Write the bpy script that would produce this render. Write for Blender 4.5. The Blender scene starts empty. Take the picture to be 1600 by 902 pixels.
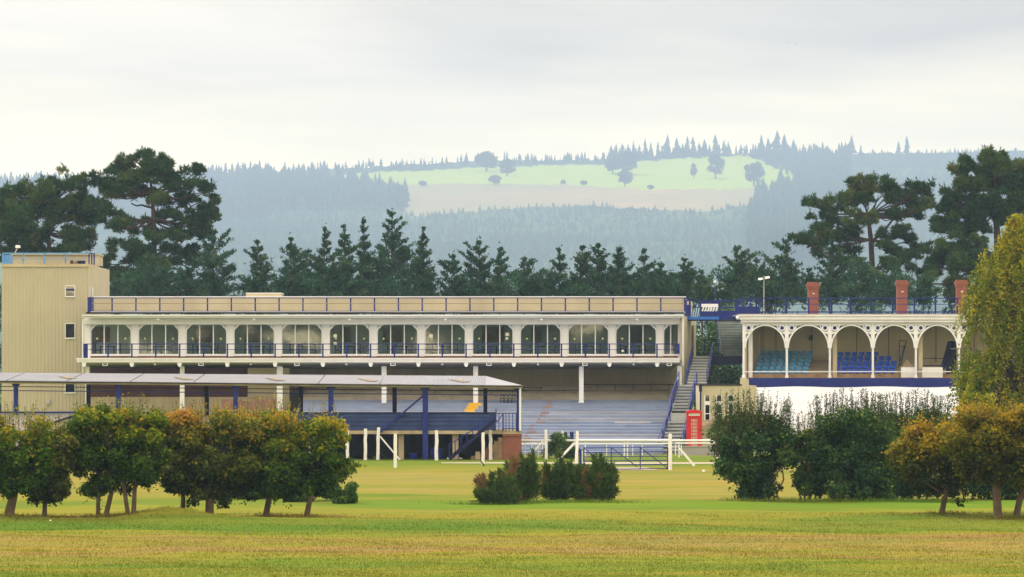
import bpy, math, random
import numpy as np
from mathutils import Vector

S = bpy.context.scene
COL = S.collection
R = math.radians

# ------------------------------------------------------------------ camera
F = 6515.0                      # focal length in pixels of the 1600 px wide photograph
HY = 589.0                      # row of the horizon in the photograph
H = 4.33                        # eye height
cam = bpy.data.cameras.new('camera')
cam.sensor_width = 36.0
cam.lens = 36.0 * F / 1600.0
cam.shift_y = (HY - 451.0) / 1600.0
cam.clip_start = 1.0
cam.clip_end = 20000.0
co = bpy.data.objects.new('camera', cam)
co.location = (0, 0, H)
co.rotation_euler = (R(90), 0, 0)
COL.objects.link(co)
S.camera = co

# ------------------------------------------------------------------ render / exposure
S.view_settings.view_transform = 'Standard'
S.view_settings.look = 'None'
S.view_settings.exposure = 0.20
S.view_settings.gamma = 1.0
S.cycles.use_denoising = True
S.cycles.max_bounces = 6
S.cycles.transparent_max_bounces = 12
S.cycles.volume_bounces = 0
S.cycles.sample_clamp_indirect = 6.0

# ------------------------------------------------------------------ sky and sun
SUN_EL, SUN_AZ = 44.0, -58.0      # azimuth from +Y towards +X: beyond the scene, to its left
w = bpy.data.worlds.new('World')
S.world = w
w.use_nodes = True
nt = w.node_tree
nt.nodes.clear()
def N(t, typ, **kw):
    n = t.nodes.new(typ)
    for k, v in kw.items():
        setattr(n, k, v)
    return n
def setin(n, **kw):
    for k, v in kw.items():
        n.inputs[k.replace('_', ' ')].default_value = v
def math_node(t, op, a, b=None, c=None, clamp=False):
    n = N(t, 'ShaderNodeMath', operation=op)
    n.use_clamp = clamp
    for i, v in enumerate((a, b, c)):
        if v is None: continue
        if isinstance(v, (int, float)): n.inputs[i].default_value = v
        else: t.links.new(v, n.inputs[i])
    return n.outputs[0]
def mixcol(t, fac, a, b, mode='MIX'):
    n = N(t, 'ShaderNodeMix', data_type='RGBA', blend_type=mode)
    for i, v in ((0, fac), (6, a), (7, b)):
        if isinstance(v, (int, float)): n.inputs[i].default_value = v
        elif isinstance(v, tuple): n.inputs[i].default_value = v if len(v) == 4 else v + (1,)
        else: t.links.new(v, n.inputs[i])
    return n.outputs[2]
def ramp(t, fac, stops, interp='LINEAR'):
    n = N(t, 'ShaderNodeValToRGB')
    n.color_ramp.interpolation = interp
    e = n.color_ramp.elements
    while len(e) < len(stops): e.new(0.5)
    for el, (p, c) in zip(e, stops):
        el.position = p
        el.color = tuple(c) + (1,) if len(c) == 3 else c
    t.links.new(fac, n.inputs[0])
    return n.outputs[0]
def noise(t, vec, scale, detail=4, rough=0.55, dist=0.0):
    n = N(t, 'ShaderNodeTexNoise')
    setin(n, Scale=scale, Detail=detail, Roughness=rough, Distortion=dist)
    if vec is not None: t.links.new(vec, n.inputs['Vector'])
    return n.outputs['Fac']

sky = N(nt, 'ShaderNodeTexSky', sky_type='NISHITA', sun_disc=False)
sky.sun_elevation = R(SUN_EL)
sky.sun_rotation = R(SUN_AZ)
sky.air_density, sky.dust_density = 1.0, 3.0
tc = N(nt, 'ShaderNodeTexCoord')
sep = N(nt, 'ShaderNodeSeparateXYZ')
nt.links.new(tc.outputs['Generated'], sep.inputs[0])
zc = math_node(nt, 'MAXIMUM', sep.outputs[2], 0.0)
den = math_node(nt, 'ADD', zc, 0.10)
cx = math_node(nt, 'DIVIDE', sep.outputs[0], den)
cy = math_node(nt, 'DIVIDE', sep.outputs[1], den)
cmb = N(nt, 'ShaderNodeCombineXYZ')
nt.links.new(cx, cmb.inputs[0]); nt.links.new(cy, cmb.inputs[1])
SKY_OFF = N(nt, 'ShaderNodeMapping'); SKY_OFF.inputs[1].default_value = (3.2, 1.7, 0.4)
nt.links.new(cmb.outputs[0], SKY_OFF.inputs[0])
cl = noise(nt, SKY_OFF.outputs[0], 0.55, 5, 0.5, 0.3)
SKY_CREAM, SKY_LIGHT, SKY_GREY = (37.0, 29.5, 16.0), (15.5, 12.9, 9.6), (6.4, 5.3, 4.1)
cloud = mixcol(nt, ramp(nt, cl, [(0.36, (0, 0, 0)), (0.62, (1, 1, 1))]), SKY_GREY, SKY_LIGHT)
# the cover thins towards the horizon, where it is brightest
zn = math_node(nt, 'ADD', zc, math_node(nt, 'MULTIPLY', math_node(nt, 'SUBTRACT', noise(nt, SKY_OFF.outputs[0], 0.9, 4, 0.5), 0.5), 0.05))
low = math_node(nt, 'DIVIDE', math_node(nt, 'SUBTRACT', 0.081, zn), 0.040, clamp=True)
cloud = mixcol(nt, 1.0, cloud, ramp(nt, math_node(nt, 'ADD', 0.0, zc), [(0.0, (0.32,)*3), (1.0, (1.0,)*3)]), 'MULTIPLY')     # an overcast sky is two to three times brighter overhead
cloud = mixcol(nt, 1.0, cloud, (2.85, 2.85, 2.85), 'MULTIPLY')
cloud = mixcol(nt, low, cloud, SKY_CREAM)
full = mixcol(nt, 0.94, sky.outputs[0], cloud)
bg = N(nt, 'ShaderNodeBackground')
bg.inputs[1].default_value = 0.10
nt.links.new(full, bg.inputs[0])
wo = N(nt, 'ShaderNodeOutputWorld')
nt.links.new(bg.outputs[0], wo.inputs[0])

sun = bpy.data.lights.new('sun', 'SUN')
sun.energy = 2.4
sun.angle = R(5)
sun.color = (1.0, 0.96, 0.89)
so = bpy.data.objects.new('sun', sun)
COL.objects.link(so)
d = Vector((math.sin(R(SUN_AZ)) * math.cos(R(SUN_EL)), math.cos(R(SUN_AZ)) * math.cos(R(SUN_EL)), math.sin(R(SUN_EL))))
so.rotation_euler = d.to_track_quat('Z', 'Y').to_euler()
so.location = (-60, 40, 80)

# ------------------------------------------------------------------ helpers
def P(x, y, Y):
    """the point at distance Y that the photograph shows at pixel (x, y)"""
    return ((x - 800.0) / F * Y, Y, H - (y - HY) / F * Y)
def X(x, Y): return (x - 800.0) / F * Y
def Z(y, Y): return H - (y - HY) / F * Y
def px(n, Y): return n * Y / F

class MB:
    def __init__(s): s.v, s.f = [], []
    def add(s, vs, fs):
        b = len(s.v)
        s.v += [tuple(v) for v in vs]
        s.f += [tuple(b + i for i in f) for f in fs]
        return s
    def box(s, x0, x1, y0, y1, z0, z1):
        return s.add([(x0,y0,z0),(x1,y0,z0),(x1,y1,z0),(x0,y1,z0),(x0,y0,z1),(x1,y0,z1),(x1,y1,z1),(x0,y1,z1)],
              [(0,3,2,1),(4,5,6,7),(0,1,5,4),(1,2,6,5),(2,3,7,6),(3,0,4,7)])
    def pbox(s, x0, x1, y0, y1, Y0, Y1):
        """a box whose front face covers the pixels x0..x1, y0..y1 at distance Y0 and that reaches back to Y1"""
        return s.box(X(x0, Y0), X(x1, Y0), Y0, Y1, Z(y1, Y0), Z(y0, Y0))
    def hexa(s, pts):
        return s.add(pts, [(0,3,2,1),(4,5,6,7),(0,1,5,4),(1,2,6,5),(2,3,7,6),(3,0,4,7)])
    def bar(s, p, q, a, b=None):
        p, q = Vector(p), Vector(q); b = a if b is None else b
        dv = (q - p).normalized()
        up = Vector((0, 1, 0)) if abs(dv.y) < 0.9 else Vector((0, 0, 1))
        u = dv.cross(up).normalized() * a / 2
        v = dv.cross(u).normalized() * b / 2
        return s.hexa([p-u-v, p+u-v, p+u+v, p-u+v, q-u-v, q+u-v, q+u+v, q-u+v])
    def tube(s, pts, rs, n=8, cap=True):
        pts = [Vector(p) for p in pts]
        if not hasattr(rs, '__len__'): rs = [rs] * len(pts)
        b = len(s.v); prev = None
        for i, p in enumerate(pts):
            dv = (pts[min(i+1, len(pts)-1)] - pts[max(i-1, 0)]).normalized()
            if prev is None:
                up = Vector((0, 1, 0)) if abs(dv.y) < 0.9 else Vector((1, 0, 0))
                u = dv.cross(up).normalized()
            else:
                u = (prev - dv * prev.dot(dv)).normalized()
            prev = u; v = dv.cross(u)
            for k in range(n):
                a = 2*math.pi*k/n
                s.v.append(tuple(p + (u*math.cos(a) + v*math.sin(a)) * rs[i]))
        for i in range(len(pts)-1):
            for k in range(n):
                s.f.append((b+i*n+k, b+i*n+(k+1)%n, b+(i+1)*n+(k+1)%n, b+(i+1)*n+k))
        if cap:
            s.f.append(tuple(b+k for k in range(n))[::-1]); s.f.append(tuple(b+(len(pts)-1)*n+k for k in range(n)))
        return s
    def lathe(s, c, prof, n=12):
        b = len(s.v)
        for r, z in prof:
            for k in range(n):
                a = 2*math.pi*k/n
                s.v.append((c[0]+r*math.cos(a), c[1]+r*math.sin(a), c[2]+z))
        for i in range(len(prof)-1):
            for k in range(n):
                s.f.append((b+i*n+k, b+i*n+(k+1)%n, b+(i+1)*n+(k+1)%n, b+(i+1)*n+k))
        s.f.append(tuple(b+k for k in range(n))[::-1]); s.f.append(tuple(b+(len(prof)-1)*n+k for k in range(n)))
        return s
    def prism(s, poly, Y0, Y1):
        """poly: (X, Z) points counter-clockwise as seen from the front"""
        n = len(poly)
        vs = [(x, Y0, z) for x, z in poly] + [(x, Y1, z) for x, z in poly]
        fs = [tuple(range(n)), tuple(range(2*n-1, n-1, -1))] + [((i+1) % n, i, n+i, n+(i+1) % n) for i in range(n)]
        return s.add(vs, fs)
    def pprism(s, poly, Y0, Y1):
        return s.prism([(X(x, Y0), Z(y, Y0)) for x, y in poly], Y0, Y1)
    def arc(s, cx, cz, rx, rz, t, a0, a1, Y0, Y1, n=14):
        """a flat band along an ellipse in the facade's plane; t is its width, outwards"""
        vs, fs = [], []
        for i in range(n+1):
            a = a0 + (a1-a0)*i/n
            c, q = math.cos(a), math.sin(a)
            for yy in (Y0, Y1):
                vs.append((cx+rx*c, yy, cz+rz*q)); vs.append((cx+(rx+t)*c, yy, cz+(rz+t)*q))
        full = abs(abs(a1-a0) - 2*math.pi) < 1e-6
        for i in range(n):
            o, p = 4*i, 4*(i+1)
            fs += [(o, o+1, p+1, p), (o+2, p+2, p+3, o+3), (o+1, o+3, p+3, p+1), (o, p, p+2, o+2)]
        if not full: fs += [(0, 2, 3, 1), (4*n, 4*n+1, 4*n+3, 4*n+2)]
        return s.add(vs, fs)
    def build(s, name, m, parent=None, smooth=False):
        off = Vector((0, 0, 0))
        if parent is not None:
            o = parent
            while o is not None: off += o.location; o = o.parent
        me = bpy.data.meshes.new(name)
        me.from_pydata([(v[0]-off.x, v[1]-off.y, v[2]-off.z) for v in s.v], [], s.f)
        me.materials.append(m)
        if smooth: me.polygons.foreach_set('use_smooth', [True]*len(me.polygons))
        me.update()
        o = bpy.data.objects.new(name, me)
        COL.objects.link(o)
        if parent is not None: o.parent = parent
        return o

def tag(o, label=None, cat=None, group=None, kind=None):
    if label: o['label'] = label
    if cat: o['category'] = cat
    if group: o['group'] = group
    if kind: o['kind'] = kind
    return o
def thing(name, loc, label, cat, group=None):
    o = bpy.data.objects.new(name, None)
    o.location = loc; o.empty_display_size = 0.3
    COL.objects.link(o)
    return tag(o, label, cat, group)
KIDS = {}
def kids(o): return [c for c in COL.objects if c.parent == o]
def shift(src, dx=0, dy=0, dz=0, parent=None, deep=()):
    """a copy of a part (and of its sub-parts in deep) moved sideways; shares mesh data"""
    c = src.copy(); COL.objects.link(c)
    c.parent = parent if parent is not None else src.parent
    c.location = src.location + Vector((dx, dy, dz))
    for k in deep:
        e = k.copy(); COL.objects.link(e); e.parent = c; e.location = k.location
    return c
def np_mesh(name, V, Fq, m, parent=None, tint=None, smooth=False):
    """mesh from arrays; Fq is one (n, k) array of faces"""
    off = np.zeros(3)
    o = parent
    while o is not None: off += np.array(o.location); o = o.parent
    me = bpy.data.meshes.new(name)
    V = (np.asarray(V, dtype=np.float64) - off).astype(np.float32)
    n, k = Fq.shape
    me.vertices.add(len(V)); me.vertices.foreach_set('co', V.ravel())
    me.loops.add(n*k); me.loops.foreach_set('vertex_index', Fq.astype(np.int32).ravel())
    me.polygons.add(n)
    me.polygons.foreach_set('loop_start', np.arange(0, n*k, k, dtype=np.int32))
    me.polygons.foreach_set('loop_total', np.full(n, k, dtype=np.int32))
    if smooth: me.polygons.foreach_set('use_smooth', np.ones(n, dtype=bool))
    if tint is not None:
        at = me.attributes.new('tint', 'FLOAT', 'FACE')
        at.data.foreach_set('value', np.asarray(tint, dtype=np.float32))
    me.materials.append(m)
    me.update(calc_edges=True); me.validate()
    ob = bpy.data.objects.new(name, me)
    COL.objects.link(ob)
    if parent is not None: ob.parent = parent
    return ob

# ------------------------------------------------------------------ materials
def mat(name, col, rough=0.7, var=0.12, scale=1.2, stain=0.0, stain_col=(0.16, 0.13, 0.09), bump=0.0, bscale=30.0, metal=0.0, spec=0.15, streak=(1, 1, 0.25)):
    m = bpy.data.materials.new(name); m.use_nodes = True
    t = m.node_tree; b = t.nodes['Principled BSDF']
    setin(b, Roughness=rough, Metallic=metal)
    b.inputs['Specular IOR Level'].default_value = spec
    tcn = N(t, 'ShaderNodeTexCoord'); vec = tcn.outputs['Object']
    lo = tuple(c*(1-var) for c in col); hi = tuple(min(1, c*(1+var)) for c in col)
    c = ramp(t, noise(t, vec, scale, 5), [(0.3, lo), (0.7, hi)])
    if stain > 0:
        mp = N(t, 'ShaderNodeMapping'); mp.inputs[3].default_value = streak
        t.links.new(vec, mp.inputs[0])
        f = ramp(t, noise(t, mp.outputs[0], scale*2.3, 6, 0.65), [(0.5, (0, 0, 0)), (0.75, (stain,)*3)])
        c = mixcol(t, f, c, stain_col)
    t.links.new(c, b.inputs['Base Color'])
    if bump > 0:
        bn = N(t, 'ShaderNodeBump'); setin(bn, Strength=bump, Distance=0.02)
        t.links.new(noise(t, vec, bscale, 3), bn.inputs['Height'])
        t.links.new(bn.outputs[0], b.inputs['Normal'])
    return m
def brick_mat(name, c1, c2, mortar, bw=0.225, bh=0.075):
    m = bpy.data.materials.new(name); m.use_nodes = True
    t = m.node_tree; b = t.nodes['Principled BSDF']
    setin(b, Roughness=0.85)
    tcn = N(t, 'ShaderNodeTexCoord')
    mp = N(t, 'ShaderNodeMapping'); mp.inputs[2].default_value = (R(90), 0, 0)
    t.links.new(tcn.outputs['Object'], mp.inputs[0])
    br = N(t, 'ShaderNodeTexBrick')
    br.inputs['Color1'].default_value = c1+(1,); br.inputs['Color2'].default_value = c2+(1,); br.inputs['Mortar'].default_value = mortar+(1,)
    setin(br, Scale=1.0); br.inputs['Mortar Size'].default_value = 0.006
    br.inputs['Brick Width'].default_value = bw; br.inputs['Row Height'].default_value = bh
    t.links.new(mp.outputs[0], br.inputs['Vector'])
    c = mixcol(t, 0.5, br.outputs[0], ramp(t, noise(t, tcn.outputs['Object'], 2.0, 5), [(0.3, c1), (0.7, c2)]))
    t.links.new(c, b.inputs['Base Color'])
    bn = N(t, 'ShaderNodeBump'); setin(bn, Strength=0.5, Distance=0.01); bn.invert = True
    t.links.new(br.outputs['Fac'], bn.inputs['Height']); t.links.new(bn.outputs[0], b.inputs['Normal'])
    return m
def glass_mat(name, tint, refl=0.14):
    """window glass: mostly clear and slightly tinted, with a mirror share"""
    m = bpy.data.materials.new(name); m.use_nodes = True
    t = m.node_tree; t.nodes.clear()
    tr = N(t, 'ShaderNodeBsdfTransparent'); tr.inputs[0].default_value = tint+(1,)
    gl = N(t, 'ShaderNodeBsdfGlossy'); gl.inputs['Roughness'].default_value = 0.03
    tcn = N(t, 'ShaderNodeTexCoord')
    bn = N(t, 'ShaderNodeBump'); setin(bn, Strength=0.012, Distance=0.05)
    t.links.new(noise(t, tcn.outputs['Object'], 1.2, 2), bn.inputs['Height']); t.links.new(bn.outputs[0], gl.inputs['Normal'])
    mx = N(t, 'ShaderNodeMixShader'); mx.inputs[0].default_value = refl
    t.links.new(tr.outputs[0], mx.inputs[1]); t.links.new(gl.outputs[0], mx.inputs[2])
    o = N(t, 'ShaderNodeOutputMaterial'); t.links.new(mx.outputs[0], o.inputs[0])
    return m
def leaf_mat(name, stops, transl=0.2, rough=0.6, nscale=0.9, namt=0.25):
    m = bpy.data.materials.new(name); m.use_nodes = True
    t = m.node_tree; b = t.nodes['Principled BSDF']
    setin(b, Roughness=rough); b.inputs['Specular IOR Level'].default_value = 0.04
    at = N(t, 'ShaderNodeAttribute', attribute_name='tint')
    tcn = N(t, 'ShaderNodeTexCoord')
    f = math_node(t, 'ADD', at.outputs['Fac'], math_node(t, 'MULTIPLY', math_node(t, 'SUBTRACT', noise(t, tcn.outputs['Object'], nscale, 3), 0.5), namt), clamp=True)
    c = ramp(t, f, stops)
    t.links.new(c, b.inputs['Base Color'])
    tl = N(t, 'ShaderNodeBsdfTranslucent'); t.links.new(c, tl.inputs[0])
    mx = N(t, 'ShaderNodeMixShader'); mx.inputs[0].default_value = transl
    o = t.nodes['Material Output']
    t.links.new(b.outputs[0], mx.inputs[1]); t.links.new(tl.outputs[0], mx.inputs[2]); t.links.new(mx.outputs[0], o.inputs[0])
    return m

M = {}
M['cream'] = mat('cream_render', (0.47, 0.435, 0.315), 0.85, 0.10, 0.5, 0.25, (0.30, 0.25, 0.15), 0.2, 12)
M['cream_clad'] = mat('cream_cladding', (0.44, 0.41, 0.305), 0.7, 0.05, 0.35, 0.25, (0.32, 0.27, 0.17), 0.0)
M['cream_pale'] = mat('pale_cream_wall', (0.46, 0.41, 0.28), 0.8, 0.10, 0.6, 0.35, (0.36, 0.28, 0.17), 0.2, 8)
M['white'] = mat('white_paint', (0.71, 0.73, 0.765), 0.5, 0.06, 0.7, 0.3, (0.55, 0.50, 0.43))
M['white_clean'] = mat('bright_white_paint', (0.75, 0.785, 0.855), 0.45, 0.04, 1.2, 0.12, (0.6, 0.57, 0.5))
M['post_white'] = mat('weathered_white_timber', (0.72, 0.745, 0.79), 0.7, 0.08, 3.0, 0.35, (0.42, 0.38, 0.30), 0.3, 40)
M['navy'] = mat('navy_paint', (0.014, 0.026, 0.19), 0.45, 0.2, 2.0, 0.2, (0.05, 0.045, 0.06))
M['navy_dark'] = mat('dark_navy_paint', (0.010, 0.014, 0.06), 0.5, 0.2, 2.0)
M['navy_board'] = mat('navy_boarding', (0.030, 0.055, 0.17), 0.55, 0.22, 1.6, 0.3, (0.09, 0.12, 0.2), 0.25, 25, streak=(0.15, 1, 1))
M['bright_blue'] = mat('bright_blue_paint', (0.03, 0.17, 0.60), 0.45, 0.12, 1.5, 0.2, (0.1, 0.15, 0.3))
M['sky_blue'] = mat('light_blue_paint', (0.12, 0.30, 0.62), 0.5, 0.12, 1.5, 0.2, (0.25, 0.3, 0.4))
M['terrace'] = mat('blue_grey_terrace_paint', (0.205, 0.26, 0.395), 0.8, 0.14, 0.7, 0.5, (0.25, 0.24, 0.25), 0.3, 14, streak=(0.5, 1, 1))
M['terrace_b'] = mat('faded_terrace_paint', (0.275, 0.305, 0.385), 0.8, 0.14, 0.8, 0.55, (0.27, 0.245, 0.23), 0.3, 14, streak=(0.5, 1, 1))
M['terrace_cream'] = mat('bare_concrete_step', (0.50, 0.46, 0.38), 0.85, 0.14, 0.8, 0.5, (0.2, 0.16, 0.12), 0.3, 14)
M['aisle'] = mat('reddish_aisle_tread', (0.25, 0.18, 0.18), 0.85, 0.25, 3.0)
M['yellow'] = mat('yellow_tread_paint', (0.72, 0.42, 0.03), 0.6, 0.15, 3.0, 0.3, (0.5, 0.33, 0.1))
M['concrete'] = mat('pale_concrete', (0.42, 0.36, 0.25), 0.9, 0.18, 1.0, 0.5, (0.22, 0.18, 0.12), 0.4, 10)
M['grey_step'] = mat('grey_stair_tread', (0.40, 0.43, 0.44), 0.8, 0.12, 1.5, 0.4, (0.27, 0.26, 0.25), 0.3, 20)
M['green_step'] = mat('dull_green_stair_tread', (0.24, 0.30, 0.28), 0.8, 0.2, 1.5, 0.3, (0.14, 0.15, 0.13))
M['riser'] = mat('shaded_stair_riser', (0.20, 0.225, 0.23), 0.85, 0.2, 1.5)  # darker than the treads: shade below each nosing put into the colour
M['roof_sheet'] = mat('pale_grey_metal_roof', (0.255, 0.28, 0.35), 0.5, 0.09, 0.5, 0.35, (0.22, 0.21, 0.21), 0.0, spec=0.15, streak=(1, 0.2, 1))
M['roof_flat'] = mat('grey_roof_felt', (0.28, 0.27, 0.29), 0.8, 0.2, 1.0, 0.4, (0.45, 0.42, 0.4))
M['rooflight'] = mat('brown_rooflight_sheet', (0.20, 0.16, 0.10), 0.4, 0.25, 3.0)
M['black'] = mat('black_trim', (0.012, 0.012, 0.014), 0.6, 0.2, 2.0)
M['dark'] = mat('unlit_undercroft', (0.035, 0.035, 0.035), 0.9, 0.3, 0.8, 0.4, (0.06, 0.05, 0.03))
M['olive_board'] = mat('olive_boarding', (0.25, 0.21, 0.14), 0.8, 0.15, 0.8, 0.3, (0.06, 0.05, 0.04))
M['back_boards'] = mat('cream_wall_boarding', (0.46, 0.41, 0.28), 0.8, 0.12, 0.8, 0.4, (0.26, 0.22, 0.15))
M['arcade'] = mat('arcade_back_wall', (0.58, 0.53, 0.40), 0.8, 0.1, 0.6, 0.35, (0.40, 0.35, 0.24))
M['grey_wall'] = mat('grey_concrete', (0.33, 0.33, 0.33), 0.9, 0.15, 1.0, 0.4, (0.2, 0.2, 0.19), 0.3, 10)
M['maroon'] = mat('maroon_shutter', (0.075, 0.030, 0.028), 0.7, 0.2, 1.0, 0.3, (0.04, 0.03, 0.03))
M['plinth_red'] = mat('red_brown_plinth', (0.27, 0.16, 0.12), 0.8, 0.2, 1.2, 0.3, (0.35, 0.3, 0.22))
M['soffit'] = mat('grey_soffit', (0.50, 0.48, 0.45), 0.8, 0.1, 0.8, 0.3, (0.3, 0.27, 0.23))
M['brick'] = brick_mat('red_brick', (0.27, 0.085, 0.050), (0.19, 0.060, 0.042), (0.25, 0.20, 0.16))
M['chimney'] = brick_mat('orange_red_brick', (0.28, 0.075, 0.045), (0.20, 0.055, 0.038), (0.26, 0.19, 0.15))
M['pane'] = glass_mat('clear_window_glass', (0.84, 0.90, 0.92), 0.08)
M['pane_dark'] = glass_mat('dark_window_glass', (0.35, 0.38, 0.42), 0.16)
M['room_reflect'] = mat('reflection_toned_room_wall', (0.64, 0.70, 0.58), 0.8, 0.25, 0.22, 0.6, (0.30, 0.47, 0.62), streak=(1, 1, 1))  # olive and blue patches imitate reflections in the gallery panes
M['room_floor'] = mat('brown_carpet', (0.12, 0.07, 0.04), 0.9, 0.3, 1.0)
M['blind'] = mat('grey_blind', (0.35, 0.36, 0.38), 0.7, 0.1, 1.0)
M['navy_blind'] = mat('navy_blind', (0.03, 0.04, 0.14), 0.7, 0.15, 1.0)
M['paper'] = mat('paper', (0.75, 0.74, 0.60), 0.7, 0.05)
M['sticker'] = mat('pale_green_sticker', (0.55, 0.62, 0.33), 0.6, 0.1)
M['seat_light'] = mat('faded_blue_plastic', (0.085, 0.30, 0.56), 0.45, 0.18, 3.0, 0.25, (0.16, 0.3, 0.42))
M['seat_blue'] = mat('strong_blue_plastic', (0.012, 0.095, 0.64), 0.4, 0.18, 3.0)
M['red'] = mat('red_gloss_paint', (0.55, 0.020, 0.030), 0.35, 0.10, 1.5, 0.15, (0.35, 0.05, 0.05))
M['backlit_pane'] = mat('backlit_phone_box_pane', (0.50, 0.37, 0.30), 0.2, 0.15, 3.0)  # opaque pinkish tone stands for daylight seen through the box
M['tarp'] = mat('white_membrane', (0.44, 0.46, 0.50), 0.6, 0.08, 0.35, 0.5, (0.50, 0.51, 0.55), 0.8, 0.9)
M['bark'] = mat('grey_brown_bark', (0.115, 0.085, 0.055), 0.9, 0.35, 4.0, 0.5, (0.05, 0.055, 0.03), 0.8, 25)
M['pine_bark'] = mat('pine_bark', (0.060, 0.045, 0.036), 0.9, 0.3, 2.0, 0.3, (0.05, 0.04, 0.04), 0.6, 10)
M['twig'] = mat('brown_twig', (0.10, 0.065, 0.045), 0.9, 0.3, 3.0)
M['rubber'] = mat('black_rubber', (0.015, 0.015, 0.016), 0.7, 0.2)
M['bin_blue'] = mat('blue_plastic', (0.015, 0.045, 0.42), 0.4, 0.15, 2.0)
M['green_box'] = mat('green_plastic', (0.02, 0.12, 0.06), 0.5, 0.2)
M['chair_green'] = mat('dark_green_chair', (0.012, 0.035, 0.030), 0.5, 0.2)
M['steel'] = mat('grey_steel', (0.42, 0.43, 0.44), 0.4, 0.1, 2.0, metal=0.3)
M['path'] = mat('pale_gravel', (0.36, 0.33, 0.28), 0.95, 0.2, 0.6, 0.5, (0.2, 0.17, 0.1), 0.4, 6)
M['lavender'] = mat('pale_lavender_wall', (0.52, 0.49, 0.56), 0.8, 0.1, 1.0, 0.3, (0.35, 0.3, 0.28))
M['tan_brick'] = mat('tan_stone_step', (0.27, 0.19, 0.11), 0.9, 0.3, 2.5, 0.4, (0.12, 0.08, 0.05))
# ================================================================== ground
def sstep(a, b, v):
    t = np.clip((v-a)/(b-a), 0, 1); return t*t*(3-2*t)
def gz(x, y):
    """height of the ground"""
    x = np.asarray(x, float); y = np.asarray(y, float)
    z = -0.45*sstep(226, 256, y) - 0.5*sstep(300, 420, y)
    bank = np.exp(-((y-125.6-0.12*np.sin(x*0.9))/1.6)**2) * (0.10 + 0.03*np.sin(x*0.7+1.0)) * (1-sstep(-3.0, 1.5, x))
    mound = 0.26*np.exp(-((x+10.3)/1.1)**2 - ((y-126.2)/0.9)**2)
    lip = -0.09*np.exp(-((y-114.0-0.8*np.sin(x*0.33+0.6))/0.7)**2) * (0.6+0.4*np.sin(x*0.8))
    lip2 = -0.07*np.exp(-((y-139.0-0.6*np.sin(x*0.21))/0.7)**2)
    rise = 0.10*np.exp(-((y-129.5)/2.2)**2) * sstep(7.0, 12.0, x)
    roll = 0.035*np.sin(x*0.31+y*0.17)*np.sin(y*0.23-x*0.11) + 0.02*np.sin(x*1.1+y*0.7)
    return z + (bank+mound+lip+lip2+rise+roll)*(1-sstep(185, 215, y))

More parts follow.
